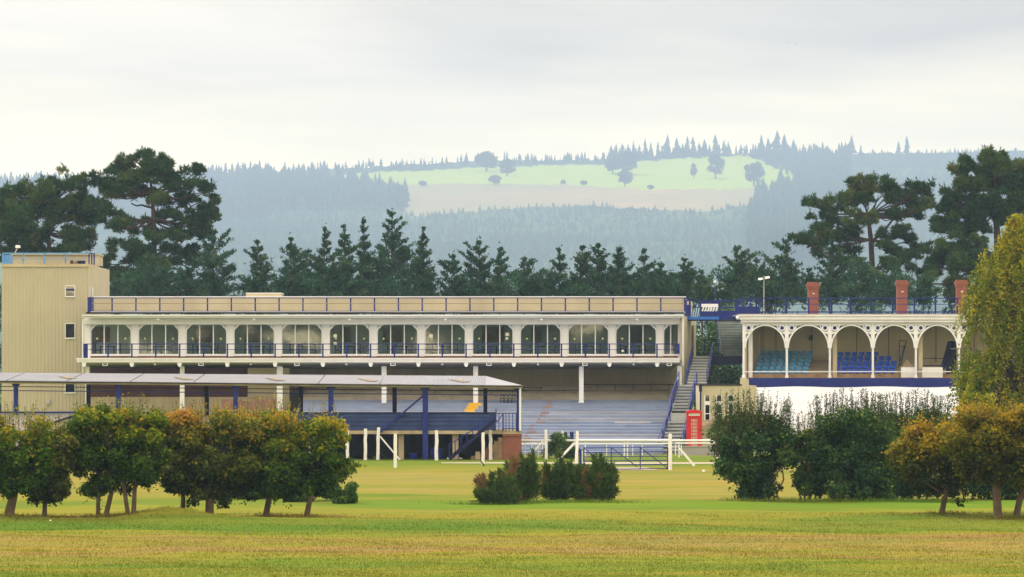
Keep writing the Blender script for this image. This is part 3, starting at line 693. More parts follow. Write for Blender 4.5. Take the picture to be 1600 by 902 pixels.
def hawthorn(trunks, crown, by, label, mi, seed, autumn_lit=0.35, n=7500, extra=(), low=0.0, leaf=0.078, group=None, name='hawthorn_tree'):
    """trunks: (pixel x at the foot, width, lean); crown: left, right, top, bottom in pixels; by: row of the foot"""
    r_ = np.random.default_rng(seed)
    Y = H*F/(by-HY)
    x0 = X(trunks[0][0], Y); z0 = float(gz(x0, Y))
    th = thing(name, (x0, Y, z0), label, 'tree', group)
    cl, cr, ct, cb = crown
    cxm, rx = X((cl+cr)/2, Y), px((cr-cl)/2, Y)
    zt, zb = Z(ct, Y), Z(cb, Y)
    mbt = MB(); tops = []
    for (tx, tw, lean) in trunks:
        bx = X(tx, Y); rr = px(tw/2, Y)*0.82
        top = (bx+lean, Y+r_.normal()*0.15, zb+0.30*(zt-zb))
        pts = [(bx, Y, float(gz(bx, Y))-0.1), (bx+rr*0.2*r_.normal(), Y, float(gz(bx, Y))+0.12), (bx+lean*0.45+r_.normal()*0.03, Y, z0+0.5*(top[2]-z0)), top]
        mbt.tube(pts, [rr*1.45, rr*1.02, rr*0.88, rr*0.7], 9)
        for _ in range(5):
            q = (cxm+rx*0.75*(r_.random()*2-1), Y+0.7*(r_.random()*2-1), zb+(zt-zb)*(0.5+0.45*r_.random()))
            limb(mbt, top, q, rr*0.55, rr*0.14, r_)
        for _ in range(2):
            q = (cxm+rx*0.8*(r_.random()*2-1), Y+0.8*(r_.random()*2-1), zb+(zt-zb)*(0.15+0.25*r_.random()))
            limb(mbt, (pts[2][0], pts[2][1], pts[2][2]), q, rr*0.35, rr*0.1, r_)
    mbt.build('trunk', M['bark'], th, True)
    clumps = []; n = int(n*1.6); rx *= 1.05
    for _ in range(58):
        u, v = r_.random()*2-1, r_.random()
        w_ = 1.0-0.55*max(0, 0.35-v)/0.35*0.8-0.2*max(0, v-0.85)/0.15
        rad = rx*(0.17+0.17*r_.random())
        clumps.append((cxm+u*(rx*w_-rad*0.5), Y+(r_.random()*2-1)*rx*0.65, zb+(zt-zb)*(0.10+0.85*v), rad, rad*0.95, rad*(0.55+0.35*r_.random())))
    for (ex, ey, er) in extra:
        clumps.append((X(ex, Y), Y+r_.normal()*0.1, Z(ey, Y), px(er, Y), px(er, Y), px(er*0.6, Y)))
    p, nr_, k = in_clumps(r_, clumps, n)
    p += r_.normal(size=p.shape)*0.05
    nn = unit(nr_*0.7+r_.normal(size=p.shape)*0.6+np.array([0, 0, 0.5]))
    sz = leaf*(0.6+0.8*r_.random(len(p)))
    V = leaf_cards(r_, p, nn, sz*1.5, sz)
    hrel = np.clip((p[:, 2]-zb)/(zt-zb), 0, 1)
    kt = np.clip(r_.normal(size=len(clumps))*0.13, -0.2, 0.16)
    tn = np.clip(0.14+autumn_lit*(hrel**(2.6 if mi == 2 else 1.9))*1.35+kt[k]+r_.normal(size=len(p))*0.14, 0, 1)  # yellower upwards: autumn leaves, with sunlit tops also put into the tint
    # twiggy new growth above the trimmed top
    ns = int(42*rx); sp, st = [], []
    mbw = MB()
    for _ in range(ns):
        bx = cxm+(r_.random()*2-1)*rx*0.85; yy = Y+(r_.random()*2-1)*rx*0.5
        zz = zt-0.12*r_.random()-0.12*abs((bx-cxm)/rx)**2*2; hL = 0.12+0.52*r_.random()**1.8
        tip = np.array([bx+r_.normal()*0.08, yy, zz+hL])
        mbw.tube([(bx, yy, zz-0.25), tuple(tip)], [0.009, 0.004], 3, False)
        m_ = 8
        u = r_.random(m_)[:, None]
        sp.append(np.array([bx, yy, zz-0.2])*(1-u)+tip*u+r_.normal(size=(m_, 3))*0.035); st.append(np.clip(autumn_lit*1.5+r_.normal(size=m_)*0.15, 0, 1))
    for _ in range(int(75*rx)):
        c = clumps[r_.integers(len(clumps))]
        dv = r_.normal(size=3); dv[2] = dv[2]*0.8-0.05; dv /= np.linalg.norm(dv)
        bs = np.array(c[:3])+dv*np.array(c[3:])*0.9; L = 0.10+0.28*r_.random()
        tip = bs+dv*L+np.array([0, 0, -0.25*L]); m_ = 9; u = r_.random(m_)[:, None]
        h_ = (bs[2]-zb)/(zt-zb)
        sp.append(bs*(1-u)+tip*u+r_.normal(size=(m_, 3))*0.04); st.append(np.clip(0.22+autumn_lit*max(0, h_)**1.5*1.3+r_.normal()*0.14+r_.normal(size=m_)*0.14, 0, 1))
    sp = np.concatenate(sp); st = np.concatenate(st)
    V2 = leaf_cards(r_, sp, unit(r_.normal(size=sp.shape)), leaf*1.05, leaf*0.7)
    V = np.concatenate([V, V2]); tn = np.concatenate([tn, st])
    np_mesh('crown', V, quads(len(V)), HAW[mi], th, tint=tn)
    mbw.build('twigs', M['twig'], th)['kind'] = 'stuff'
    return th

def whip_shrub(stems, body, by, label, m, seed, n=9000, whips=40, whip_top=600, leaf=0.075, Y=None, cat='shrub', name='tall_shrub', group=None):
    """a many-stemmed shrub with leafy whips standing up from its top"""
    r_ = np.random.default_rng(seed)
    Y = Y or H*F/(by-HY)
    l, r2, t_, b_ = body
    x0 = X((stems[0]+stems[-1])/2, Y); z0 = float(gz(x0, Y))
    th = thing(name, (x0, Y, z0), label, cat, group)
    cxm, rx = X((l+r2)/2, Y), px((r2-l)/2, Y); zt, zb = Z(t_, Y), Z(b_, Y)
    mb = MB()
    for sx in stems:
        bx = X(sx, Y)
        q = (bx+(bx-x0)*0.5+r_.normal()*0.12, Y+r_.normal()*0.25, zb+(zt-zb)*0.55)
        limb(mb, (bx, Y+r_.normal()*0.12, z0-0.06), q, 0.035, 0.016, r_, n=6)
    mb.build('trunk', M['bark'], th, True)
    clumps = []
    n = int(n*1.5)
    for _ in range(90):
        u, v = r_.random()*2-1, r_.random()
        w_ = 0.55+0.45*min(1, v/0.42)-0.22*max(0, v-0.8)/0.2
        rad = rx*(0.18+0.16*r_.random())
        clumps.append((cxm+u*(rx*w_-rad*0.5), Y+(r_.random()*2-1)*rx*0.6, zb+(zt-zb)*(0.06+0.88*v), rad, rad, rad*0.85))
    p, nr_, k = in_clumps(r_, clumps, n, 0.4)
    p += r_.normal(size=p.shape)*0.06
    nn = unit(nr_*0.6+r_.normal(size=p.shape)*0.7+np.array([0, 0, 0.4]))
    sz = leaf*(0.6+0.8*r_.random(len(p)))
    V = [leaf_cards(r_, p, nn, sz*1.6, sz)]
    kt = r_.normal(size=len(clumps))*0.14
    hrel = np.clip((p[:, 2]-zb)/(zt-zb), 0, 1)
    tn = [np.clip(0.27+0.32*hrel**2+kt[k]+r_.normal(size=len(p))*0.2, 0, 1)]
    mbw = MB()
    for i in range(int(whips*1.5)):
        bx = cxm+(r_.random()*2-1)*rx*0.92; yy = Y+(r_.random()*2-1)*rx*0.5
        e = 1-abs((bx-cxm)/rx)**2*0.5
        zz = zb+(zt-zb)*(0.80*e+0.08*r_.random())
        zz2 = zt+(Z(whip_top, Y)-zt)*(0.25+0.75*r_.random())*e
        tip = np.array([bx+(bx-cxm)*0.10+r_.normal()*0.10, yy, max(zz2, zz+0.25)])
        bs = np.array([bx, yy, zz])
        mbw.tube([tuple(bs), tuple((bs+tip)/2+r_.normal(size=3)*0.03), tuple(tip)], [0.012, 0.008, 0.004], 3, False)
        L = tip[2]-zz; m_ = int(42*L)+6
        u = r_.random(m_)[:, None]
        V.append(leaf_cards(r_, bs*(1-u)+tip*u+r_.normal(size=(m_, 3))*(0.055-0.03*u), unit(r_.normal(size=(m_, 3))), leaf*0.85, leaf*0.42))
        tn.append(np.clip(0.30+r_.normal(size=m_)*0.2, 0, 1))
    for _ in range(int(90*rx)):
        c = clumps[r_.integers(len(clumps))]
        dv = r_.normal(size=3); dv[2] += 0.4; dv /= np.linalg.norm(dv)
        bs = np.array(c[:3])+dv*np.array(c[3:])*0.9; tip = bs+dv*(0.12+0.30*r_.random()); m_ = 9; u = r_.random(m_)[:, None]
        V.append(leaf_cards(r_, bs*(1-u)+tip*u+r_.normal(size=(m_, 3))*0.035, unit(r_.normal(size=(m_, 3))), leaf*1.2, leaf*0.7))
        tn.append(np.clip(0.45+r_.normal(size=m_)*0.2, 0, 1))
    V = np.concatenate(V)
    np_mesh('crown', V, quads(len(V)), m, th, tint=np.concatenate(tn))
    mbw.build('twigs', M['twig'], th)['kind'] = 'stuff'
    return th

def gorse(cx_, wpx, top, by, label, seed, n=2600, spikes=()):
    r_ = np.random.default_rng(seed)
    Y = H*F/(by-HY); x0 = X(cx_, Y); z0 = float(gz(x0, Y))
    th = thing('gorse_bush', (x0, Y, z0), label, 'bush', 'gorse bushes on the fairway')
    rx, zt = px(wpx/2, Y), Z(top, Y)
    mb = MB(); C, D, T = [], [], []
    nb = 30
    for i in range(nb):
        u = r_.random()*2-1; v = r_.random()*2-1
        hgt = (zt-z0)*(0.30+0.70*r_.random()**1.3)*(1-0.40*u*u) if i else (zt-z0)
        tip = np.array([x0+u*rx, Y+v*rx*0.8, z0+hgt]); bs = np.array([x0+u*rx*0.25, Y+v*0.15, z0])
        limb(mb, bs, tip, 0.030, 0.008, r_, n=4, k=3)
        m_ = n//nb
        s_ = 0.12+0.88*r_.random(m_)**0.7
        C.append(bs+(tip-bs)*s_[:, None]+r_.normal(size=(m_, 3))*0.12*(1.15-s_[:, None]*0.85)); D.append(np.repeat(unit((tip-bs)[None]), m_, 0))
        T.append(np.clip((0.92 if r_.random() < 0.16 else 0.40)+0.22*(s_-0.5)+r_.normal(size=m_)*0.14, 0, 1))
    for (sx, sy, ex, ey) in spikes:
        limb(mb, P(sx, sy, Y), P(ex, ey, Y), 0.035, 0.02, r_, n=5, k=3)
    mb.build('trunk', M['twig'], th, True)
    C, D, T = np.concatenate(C), np.concatenate(D), np.concatenate(T)
    V = needle_tufts(r_, C, unit(D+np.array([0, 0, 0.3])), 0.19, 0.034, 4)
    np_mesh('foliage', V, quads(len(V)), GORSE, th, tint=np.tile(T, 4))
    return th

def scots_pine(trunk, pads, Y, label, seed, limbs=(), dens=1.0, m=None, tuft=0.40):
    """trunk: pixels from foot to top with widths; pads: flat foliage masses (x, y, rx, ry) in pixels"""
    r_ = np.random.default_rng(seed)
    x0 = X(trunk[0][0], Y); z0 = float(gz(x0, Y))
    th = thing('scots_pine', (x0, Y, z0), label, 'pine tree', 'old pines behind the stands')
    mb = MB()
    tp = [(x0, Y, z0-0.3)]+[P(x, y, Y) for x, y, w_ in trunk[1:]]
    mb.tube(tp, [px(w_/2, Y) for _, _, w_ in trunk], 9)
    C, D, T = [], [], []
    pads = list(pads)+[(x+rx*(r_.random()-0.5)*1.2, y+ry*(r_.random()-0.3)*1.4, rx*0.5, ry*0.6) for x, y, rx, ry in pads]
    for (x, y, rx, ry) in pads:
        dep = r_.normal()*1.6
        c = np.array(P(x, y, Y))+np.array([0, dep, 0])
        a = px(rx*1.14, Y); b_ = px(ry*1.25, Y)
        # limb from the trunk, joining it lower down
        best = min(tp[1:], key=lambda q: abs(q[2]-(c[2]-0.25*abs(c[0]-q[0]))))
        limb(mb, best, c-np.array([0, 0, b_*0.5]), px(1.5, Y), px(0.6, Y), r_, 0.06)
        for _ in range(3):
            limb(mb, c-np.array([0, 0, b_*0.5]), c+np.array([(r_.random()*2-1)*a*0.8, (r_.random()*2-1)*a*0.6, b_*0.2]), px(0.9, Y), px(0.4, Y), r_, n=4, k=2)
        sub = []
        for _ in range(max(6, int(a*5.5))):
            q = (0.16+0.20*r_.random())*a+0.10
            u = r_.random()*2-1
            sub.append((c[0]+u*a*1.0, c[1]+(r_.random()*2-1)*a*0.8, c[2]+(r_.normal()*0.62-0.35*u*u+0.1)*b_, q, q, max(0.20, b_*(0.30+0.35*r_.random()))))
        n = int(dens*170*(a*b_*2.2+0.35*a+0.15))
        p, nr_, k = in_clumps(r_, sub, n, 0.45)
        up_ = r_.random(n) < 0.10                                       # shoots that stand up out of the mass
        p[up_, 2] += 0.35*r_.random(up_.sum())
        C.append(p); D.append(unit(nr_*0.6+np.array([0, 0, 0.75])))
        T.append(np.clip(0.45+r_.normal()*0.22+r_.normal(size=n)*0.16, 0, 1))
    for (p0, p1, w0, w1) in limbs:
        limb(mb, P(*p0, Y), P(*p1, Y), px(w0/2, Y), px(w1/2, Y), r_, 0.0, 7)
    mb.build('trunk', M['pine_bark'], th, True)
    C, D, T = np.concatenate(C), np.concatenate(D), np.concatenate(T)
    V = needle_tufts(r_, C, D, tuft, 0.085, 4)
    np_mesh('crown', V, quads(len(V)), m or PINE, th, tint=np.tile(T, 4))
    return th

def young_pine(x, top, wpx, Y, label, seed, dens=1.0, base=None, warm=0.0, name='young_pine', fat=0.0):
    """a pointed pine in whorls with upswept shoots"""
    r_ = np.random.default_rng(seed)
    x0 = X(x, Y); z0 = float(gz(x0, Y)); zt = Z(top, Y); hgt = zt-z0
    th = thing(name, (x0, Y, z0), label, 'conifer tree', 'young pines in the belt behind the stands')
    rx = px(wpx/2, Y)*(0.92+0.30*r_.random()); mb = MB()
    lean = r_.normal()*0.15
    tp = [(x0, Y, z0-0.2), (x0+lean*0.5, Y, z0+hgt*0.5), (x0+lean, Y, zt-0.1)]
    mb.tube(tp, [0.14, 0.09, 0.02], 7)
    C, D, T, U = [], [], [], []; a0 = r_.random()*6.283
    zlow = Z(base or 475, Y)
    nw = max(6, int((zt-zlow)/0.62))
    for w_ in range(nw):
        u = (w_+0.3*r_.random())/nw                                     # 0 at the tip
        zc = zt-0.25-(zt-zlow)*u
        rr = rx*(0.07+(1.0+fat*0.5)*u**(0.85-0.3*fat))*(0.60+0.65*r_.random())
        m_ = int(10+60*u*u*rx)
        C.append(np.array([x0+lean*(zc-z0)/hgt, Y, zc])+r_.normal(size=(m_, 3))*np.array([rr*0.42, rr*0.42, 0.28])); D.append(np.tile([[0, 0, 1.0]], (m_, 1))+r_.normal(size=(m_, 3))*0.4); T.append(np.clip(0.36+warm+r_.normal(size=m_)*0.16, 0, 1)); U.append(np.full(m_, u))
        for _ in range(6+int(5*u)):
            a = r_.random()*6.283; L = rr*(0.45+0.75*r_.random())*(1+0.35*math.cos(a-a0))
            up = 0.75-0.5*u
            bs = np.array([x0+lean*(zc-z0)/hgt, Y, zc])
            bs = bs+np.array([0, 0, r_.normal()*0.28*u]); tip = bs+np.array([math.cos(a)*L, math.sin(a)*L, L*up+0.15])
            limb(mb, bs, tip, 0.035, 0.012, r_, 0.08, 4, 2)
            m_ = int(dens*(5+9*u+22*L)); U.append(np.full(m_, u)); s_ = 0.25+0.80*r_.random(m_)**0.8
            C.append(bs+(tip-bs)*s_[:, None]+r_.normal(size=(m_, 3))*np.array([0.15, 0.15, 0.085])*(0.3+0.85*u)); D.append(np.repeat(unit((tip-bs+np.array([0, 0, 0.5*L]))[None]), m_, 0))
            T.append(np.clip(0.42+warm+r_.normal()*0.16+r_.normal(size=m_)*0.14, 0, 1))
    m_ = 10
    C.append(np.stack([np.full(m_, x0+lean), np.full(m_, Y), zt-0.75*r_.random(m_)], 1)); D.append(np.tile([[0, 0, 1.0]], (m_, 1))); T.append(np.full(m_, 0.6)); U.append(np.zeros(m_))
    mb.build('trunk', M['pine_bark'], th, True)
    C, D, T = np.concatenate(C), np.concatenate(D), np.concatenate(T)
    V = needle_tufts(r_, C, D, 0.18+0.17*np.concatenate(U), 0.08, 4)
    np_mesh('crown', V, quads(len(V)), PINE_B, th, tint=np.tile(T, 4))
    return th

def weeping_birch(x, top, l, r2, bottom, Y, label, seed, strands=420):
    r_ = np.random.default_rng(seed)
    x0 = X(x, Y); z0 = float(gz(x0, Y))
    th = thing('birch_tree', (x0, Y, z0), label, 'birch tree')
    zt, zb = Z(top, Y), Z(bottom, Y); rx = px((r2-l)/2, Y); cxm = X((l+r2)/2, Y)
    mb = MB()
    mb.tube([(x0, Y, z0-0.2), (x0+0.1, Y, z0+0.25*(zt-z0)), (x0-0.1, Y, z0+0.55*(zt-z0)), (cxm, Y, zt-0.4)], [0.20, 0.16, 0.11, 0.03], 9)
    P_, T = [], []
    cls = [(r_.random(), r_.random()*6.283, 0.35+0.75*r_.random()**0.7) for _ in range(max(12, strands//16))]
    for i in range(strands):
        cv, ca, cq = cls[i % len(cls)]
        v = min(1.0, max(0.0, cv+r_.normal()*0.035))
        zc = zb+(zt-zb)*(0.12+0.88*v)
        env = (0.90+0.10*math.sin(v*9)) if v < 0.35 else max(0.16, 0.97-0.75*((v-0.35)/0.65)**1.5)
        a = ca+r_.normal()*0.30; q = cq*(0.72+0.40*r_.random())
        s_ = np.array([cxm+math.cos(a)*rx*env*q, Y+math.sin(a)*rx*0.8*env*q, zc])
        L = 0.5+1.3*r_.random()
        e_ = s_+np.array([math.cos(a)*0.22+r_.normal()*0.12, math.sin(a)*0.2, -L])
        if e_[2] < zb-0.5: e_[2] = zb-0.5
        if i % 4 == 0: limb(mb, (x0+(cxm-x0)*v, Y, zc-0.8-0.5*q), s_, 0.035, 0.008, r_, -0.06, 4, 3)
        m_ = int(26*L)+8; u = r_.random(m_)[:, None]
        P_.append(s_*(1-u)+e_*u+r_.normal(size=(m_, 3))*0.09)
        T.append(np.clip(0.40+0.24*v+r_.normal()*0.20+r_.normal(size=m_)*0.12, 0, 1))
    mb.build('trunk', M['bark'], th, True)
    P_, T = np.concatenate(P_), np.concatenate(T)
    V = leaf_cards(r_, P_, unit(r_.normal(size=P_.shape)+np.array([0, -0.3, 0.2])), 0.135, 0.095)
    np_mesh('crown', V, quads(len(V)), BIRCH, th, tint=T)
    return th

def round_bush(x, y_top, wpx, by, label, m, seed, n=2500, leaf=0.07, Y=None, name='round_bush', tbase=0.4, cat='bush'):
    r_ = np.random.default_rng(seed)
    Y = Y or H*F/(by-HY); x0 = X(x, Y); z0 = float(gz(x0, Y)); zt = Z(y_top, Y)
    th = thing(name, (x0, Y, z0), label, cat)
    rx = px(wpx/2, Y); mb = MB()
    for _ in range(6):
        limb(mb, (x0+r_.normal()*0.05, Y, z0-0.05), (x0+r_.normal()*rx*0.5, Y+r_.normal()*rx*0.4, z0+(zt-z0)*0.7), 0.03, 0.01, r_, n=5)
    mb.build('stem', M['twig'], th, True)
    cl = [(x0+(r_.random()*2-1)*rx*0.7, Y+(r_.random()*2-1)*rx*0.6, z0+(zt-z0)*(0.15+0.65*r_.random()), rx*0.35, rx*0.35, (zt-z0)*0.25) for _ in range(16)]
    p, nr_, k = in_clumps(r_, cl, n, 0.4)
    p[:, 2] = np.maximum(p[:, 2], z0+0.01)
    V = leaf_cards(r_, p, unit(nr_*0.6+r_.normal(size=p.shape)*0.7+np.array([0, 0, 0.4])), leaf*1.5, leaf)
    np_mesh('foliage', V, quads(len(V)), m, th, tint=np.clip(tbase+r_.normal(size=len(cl))[k]*0.14+r_.normal(size=n)*0.12, 0, 1))
    return th
# ================================================================== the long grandstand
YB, YF, YG, YP, YW = 280.0, 280.8, 282.3, 285.0, 291.0
GS = thing('grandstand', (X(600, YB), YB, -0.45), 'long cream grandstand with a glazed upper gallery of white arched windows above terraces', 'grandstand')
def part(name, m, fn, parent, smooth=False, label=None, kind=None):
    mb = MB(); fn(mb); o = mb.build(name, m, parent, smooth)
    if label: o['label'] = label
    if kind: o['kind'] = kind
    return o
# shell
part('roof', M['roof_flat'], lambda b: b.hexa([(X(137, YF), YF, Z(492.6, YF)), (X(1068, YF), YF, Z(492.6, YF)), (X(1068, YF), 301, Z(492.6, YF)), (X(137, YF), 301, Z(492.6, YF)),
     (X(137, YF), YF, Z(491.8, YF)), (X(1068, YF), YF, Z(491.8, YF)), (X(1068, YF), 301, Z(486.0, YF)), (X(137, YF), 301, Z(486.0, YF))]), GS)
part('fascia', M['white'], lambda b: b.pbox(128, 1068.5, 492.8, 496.6, YF-0.25, YF+0.1), GS)
part('gutter', M['white_clean'], lambda b: b.pbox(127.4, 1069, 492.0, 493.6, YF-0.42, YF-0.26), GS)
part('front_beam', M['white'], lambda b: b.pbox(131, 1066, 496.7, 506.6, YG-0.9, YG-0.1), GS)
part('kerb_strip', M['black'], lambda b: b.pbox(134, 1069, 487.8, 490.3, YF+0.9, YF+1.3), GS)
part('kerb_cap', M['white'], lambda b: b.pbox(142, 1069, 486.9, 488.0, YF+1.5, YF+1.8), GS)
def parapet(b):
    b.pbox(147, 1066, 464.9, 488.5, YP, YP+0.3)
part('parapet_wall', M['cream'], parapet, GS)
part('parapet_end', M['cream'], lambda b: b.hexa([(X(1066, YP), YP+0.01, Z(489, YP)), (X(1085, YP), YP+3.0, Z(489, YP)), (X(1085, YP), YP+3.3, Z(489, YP)), (X(1066, YP), YP+0.29, Z(489, YP)),
     (X(1066, YP), YP+0.01, Z(464.9, YP)), (X(1085, YP), YP+3.0, Z(470.5, YP)), (X(1085, YP), YP+3.3, Z(470.5, YP)), (X(1066, YP), YP+0.29, Z(464.9, YP))]), GS)
part('coping', M['white'], lambda b: b.pbox(146.5, 1072, 463.2, 464.8, YP-0.08, YP+0.4), GS)
part('lift_housing', M['cream'], lambda b: b.pbox(384.5, 439, 458.6, 488, YP+0.35, YP+3.5), GS)
part('lift_housing_cap', M['white'], lambda b: b.pbox(383.8, 440, 457.6, 458.7, YP+0.3, YP+3.6), GS)
# roof railing, navy
YR = YF+2.2
post = part('railing_post', M['navy'], lambda b: b.pbox(174, 176.2, 465.0, 487.2, YR, YR+0.08), GS)
for i in range(1, 25): shift(post, px(37.28*i, YR))
rail = part('rail', M['navy'], lambda b: b.pbox(143, 1070.5, 465.0, 466.3, YR-0.06, YR-0.005), GS)
part('rail', M['olive_board'], lambda b: b.pbox(143, 1070.5, 473.9, 474.9, YR-0.05, YR-0.005), GS)
part('rail', M['navy'], lambda b: b.pbox(143, 1070.5, 485.9, 487.2, YR-0.06, YR-0.005), GS)
part('end_panel', M['navy'], lambda b: b.pbox(137, 143, 464.5, 489, YR-0.1, YR+1.4), GS)
part('drainpipe', M['white_clean'], lambda b: (b.tube([P(129.6, 499, YF), P(129.8, 585, YF)], 0.05, 8), b.pbox(128.6, 131, 499, 502, YF-0.06, YF+0.2)), GS)
part('drainpipe', M['white_clean'], lambda b: b.tube([P(1067.2, 497, YF), P(1067.2, 572, YF)], 0.06, 8), GS)
# glazed gallery
def frame(b, l, w, half=False):
    Y0, Y1 = YG-0.12, YG+0.12
    r = l+w
    b.pbox(l-0.2, l+1.3, 506.5, 554, Y0, Y1)
    if not half: b.pbox(r-1.3, r+0.2, 506.5, 554, Y0, Y1)
    b.pbox(l, r, 506.3, 507.6, Y0+0.01, Y1-0.01)
    b.pbox(l-0.6, r+0.6, 553.3, 556.2, Y0-0.08, Y1+0.05)
    # arched corners with their pierced spandrels
    for cx_, sg in ((l, 1),) + (() if half else ((r, -1),)):
        pts = [(X(cx_, Y0), Z(506.5, Y0))]
        ex, ez = px(15.5, Y0), px(15.5, Y0)
        ccx, ccz = X(cx_, Y0)+sg*ex, Z(506.5, Y0)-ez
        a0, a1 = (math.pi/2, math.pi) if sg > 0 else (0, math.pi/2)
        b.arc(ccx, ccz, ex-px(0.6, Y0), ez-px(0.6, Y0), px(2.2, Y0), a0, a1, Y0-0.03, Y1-0.04, 8)
        hx, hz = X(cx_+sg*3.2, Y0), Z(510.2, Y0)
        b.arc(hx, hz, px(1.7, Y0), px(1.7, Y0), px(1.6, Y0), 0, 2*math.pi, Y0-0.01, Y1-0.06, 10)
def gallery_window(i):
    l = 141.3+74.6*i; half = i == 12; w = 22.5 if half else 64.0
    fr_ = part('window', M['white_clean'], lambda b: frame(b, l, w, half), GS)
    nm = 1 if half else 2
    for k in range(1, nm+1):
        c = l+(11.5 if half else 21.4*k)
        part('mullion', M['white_clean'], lambda b: b.pbox(c-0.75, c+0.75, 507.6, 553.3, YG-0.10, YG+0.08), fr_)
    edges = [l+1.3, l+10.7, l+w] if half else [l+1.3, l+20.6, l+42, l+w-1.3]
    for k in range(len(edges)-1):
        a_, b_ = edges[k]+(0.8 if k else 0), edges[k+1]-(0.0 if k == len(edges)-2 else -0.05)
        part('pane', M['pane'], lambda b: b.pbox(a_, b_, 507.6, 553.4, YG+0.02, YG+0.034), fr_)
    if not half:
        for sx in (10.5, 54.5):
            part('sticker', M['sticker'], lambda b: b.prism([(X(l+sx, YG)+px(1.5, YG)*math.cos(a), Z(529.3, YG)+px(1.5, YG)*math.sin(a)) for a in [q*0.5236 for q in range(12)]], YG-0.002, YG+0.012), fr_)
    for (wi, nx_, ny_, ww, hh_) in ((5, 9.5, 525, 5.5, 5), (5, 9.5, 537, 5, 4), (7, 10, 525, 5.5, 5), (8, 54.5, 522.5, 5.5, 5), (8, 54, 529, 4, 3.5), (11, 11, 548, 4, 4)):
        if wi == i: part('notice', M['paper'], lambda b: b.pbox(l+nx_-ww/2, l+nx_+ww/2, ny_-hh_/2, ny_+hh_/2, YG-0.004, YG+0.010), fr_)
for i in range(13): gallery_window(i)
pil = part('pilaster', M['white'], lambda b: (b.pbox(205.6, 215.6, 506.5, 557, YG-0.2, YG+0.2), b.pbox(205.1, 216.1, 506.5, 508.5, YG-0.24, YG+0.2)), GS)
for i in range(1, 12): shift(pil, px(74.6*i, YG-0.2))
part('pilaster', M['white'], lambda b: b.pbox(131.5, 141, 496.7, 560, YG-0.22, YG+0.2), GS)
part('pilaster', M['white'], lambda b: b.pbox(1059.3, 1066.5, 496.7, 560, YG-0.22, YG+0.2), GS)
part('plinth', M['plinth_red'], lambda b: b.pbox(131, 1062, 556.0, 561.5, YG-0.1, YG+0.2), GS)
# the room behind the glass
part('room_wall', M['room_reflect'], lambda b: b.pbox(132, 1066, 495, 565, YG+4.6, YG+4.8), GS)
part('room_floor', M['room_floor'], lambda b: b.box(X(132, YG), X(1066, YG), YG+0.25, YG+4.6, Z(556.5, YG)-0.1, Z(556.5, YG)), GS)
part('room_ceiling', M['soffit'], lambda b: b.box(X(132, YG), X(1066, YG), YG+0.25, YG+4.6, Z(504, YG), Z(504, YG)+0.15), GS)
for i in range(12):
    l = 141.3+74.6*i
    def table(b, l=l, i=i):
        Yt = YG+1.5+0.5*(i % 3)
        c = l+32+(i*7 % 11)-5
        b.pbox(c-14, c+12, 541, 542.2, Yt, Yt+0.8)
        for q in (-12, 9): b.pbox(c+q, c+q+1.6, 542.2, 556.4, Yt+0.3, Yt+0.4)
        b.pbox(c-20, c-19, 537, 556.4, Yt+0.2, Yt+0.55); b.pbox(c-20, c-12.5, 547, 548, Yt+0.1, Yt+0.55)
        b.pbox(c+19, c+20, 537, 556.4, Yt+0.2, Yt+0.55); b.pbox(c+12.5, c+20, 547, 548, Yt+0.1, Yt+0.55)
    part('bar_table', M['navy_blind'], table, GS)
    if i % 3 != 1: part('wall_panel', M['olive_board'] if i % 2 else M['plinth_red'], lambda b: b.pbox(l+8+i*3 % 17, l+30+i*5 % 21, 511, 535, YG+4.5, YG+4.58), GS)
# balcony
part('balcony_slab', M['white'], lambda b: (b.pbox(120, 1062, 560.2, 566.2, YB, YB+2.1), b.pbox(119, 1063, 559.6, 562, YB-0.06, YB-0.005)), GS)
def soffit(b):
    a0, a1 = X(124, YB), X(1062, YB)
    b.hexa([(a0, YB+0.15, Z(566.2, YB)-0.06), (a1, YB+0.15, Z(566.2, YB)-0.06), (a1, YW, Z(574.2, YB)-0.06), (a0, YW, Z(574.2, YB)-0.06),
            (a0, YB+0.15, Z(566.2, YB)-0.003), (a1, YB+0.15, Z(566.2, YB)-0.003), (a1, YW, Z(566.2, YB)-0.003), (a0, YW, Z(566.2, YB)-0.003)])
part('soffit', M['soffit'], soffit, GS)
post = part('railing_post', M['navy'], lambda b: b.pbox(130.2, 132.6, 537.0, 559.8, YB+0.02, YB+0.09), GS)
for i in range(1, 26):
    if i < 25: shift(post, px(37.3*i, YB+0.02))
part('railing_post', M['navy'], lambda b: b.pbox(1056.5, 1062, 537, 553, YB+0.1, YB+0.5), GS)
part('rail', M['navy'], lambda b: b.pbox(130.2, 1062, 537.0, 538.3, YB-0.04, YB+0.018), GS)
part('rail', M['navy'], lambda b: b.pbox(130.2, 1062, 546.0, 546.9, YB-0.03, YB+0.018), GS)
part('end_panel', M['navy'], lambda b: b.pbox(132.7, 135.5, 537.5, 559.6, YB+0.1, YB+0.9), GS)
brk = part('bracket', M['white_clean'], lambda b: b.pprism([(127.4, 566.3), (128.6, 571.5), (129.8, 573.2), (132.6, 573.2), (133.6, 571.5), (135.0, 566.3)], YB+0.05, YB+1.6), GS)
for i in range(1, 13): shift(brk, px(74.65*i, YB+0.05))
lamp = part('soffit_lamp', M['white_clean'], lambda b: b.pbox(160, 168.2, 567.2, 571.6, YB+0.10, YB+0.35), GS)
lens = part('lamp_lens', M['black'], lambda b: b.pbox(161.2, 167, 568.2, 570.4, YB+0.09, YB+0.099), lamp)
for i in range(1, 7): shift(lamp, px((150.0 if i < 6 else 147)*i, YB), deep=(lens,))
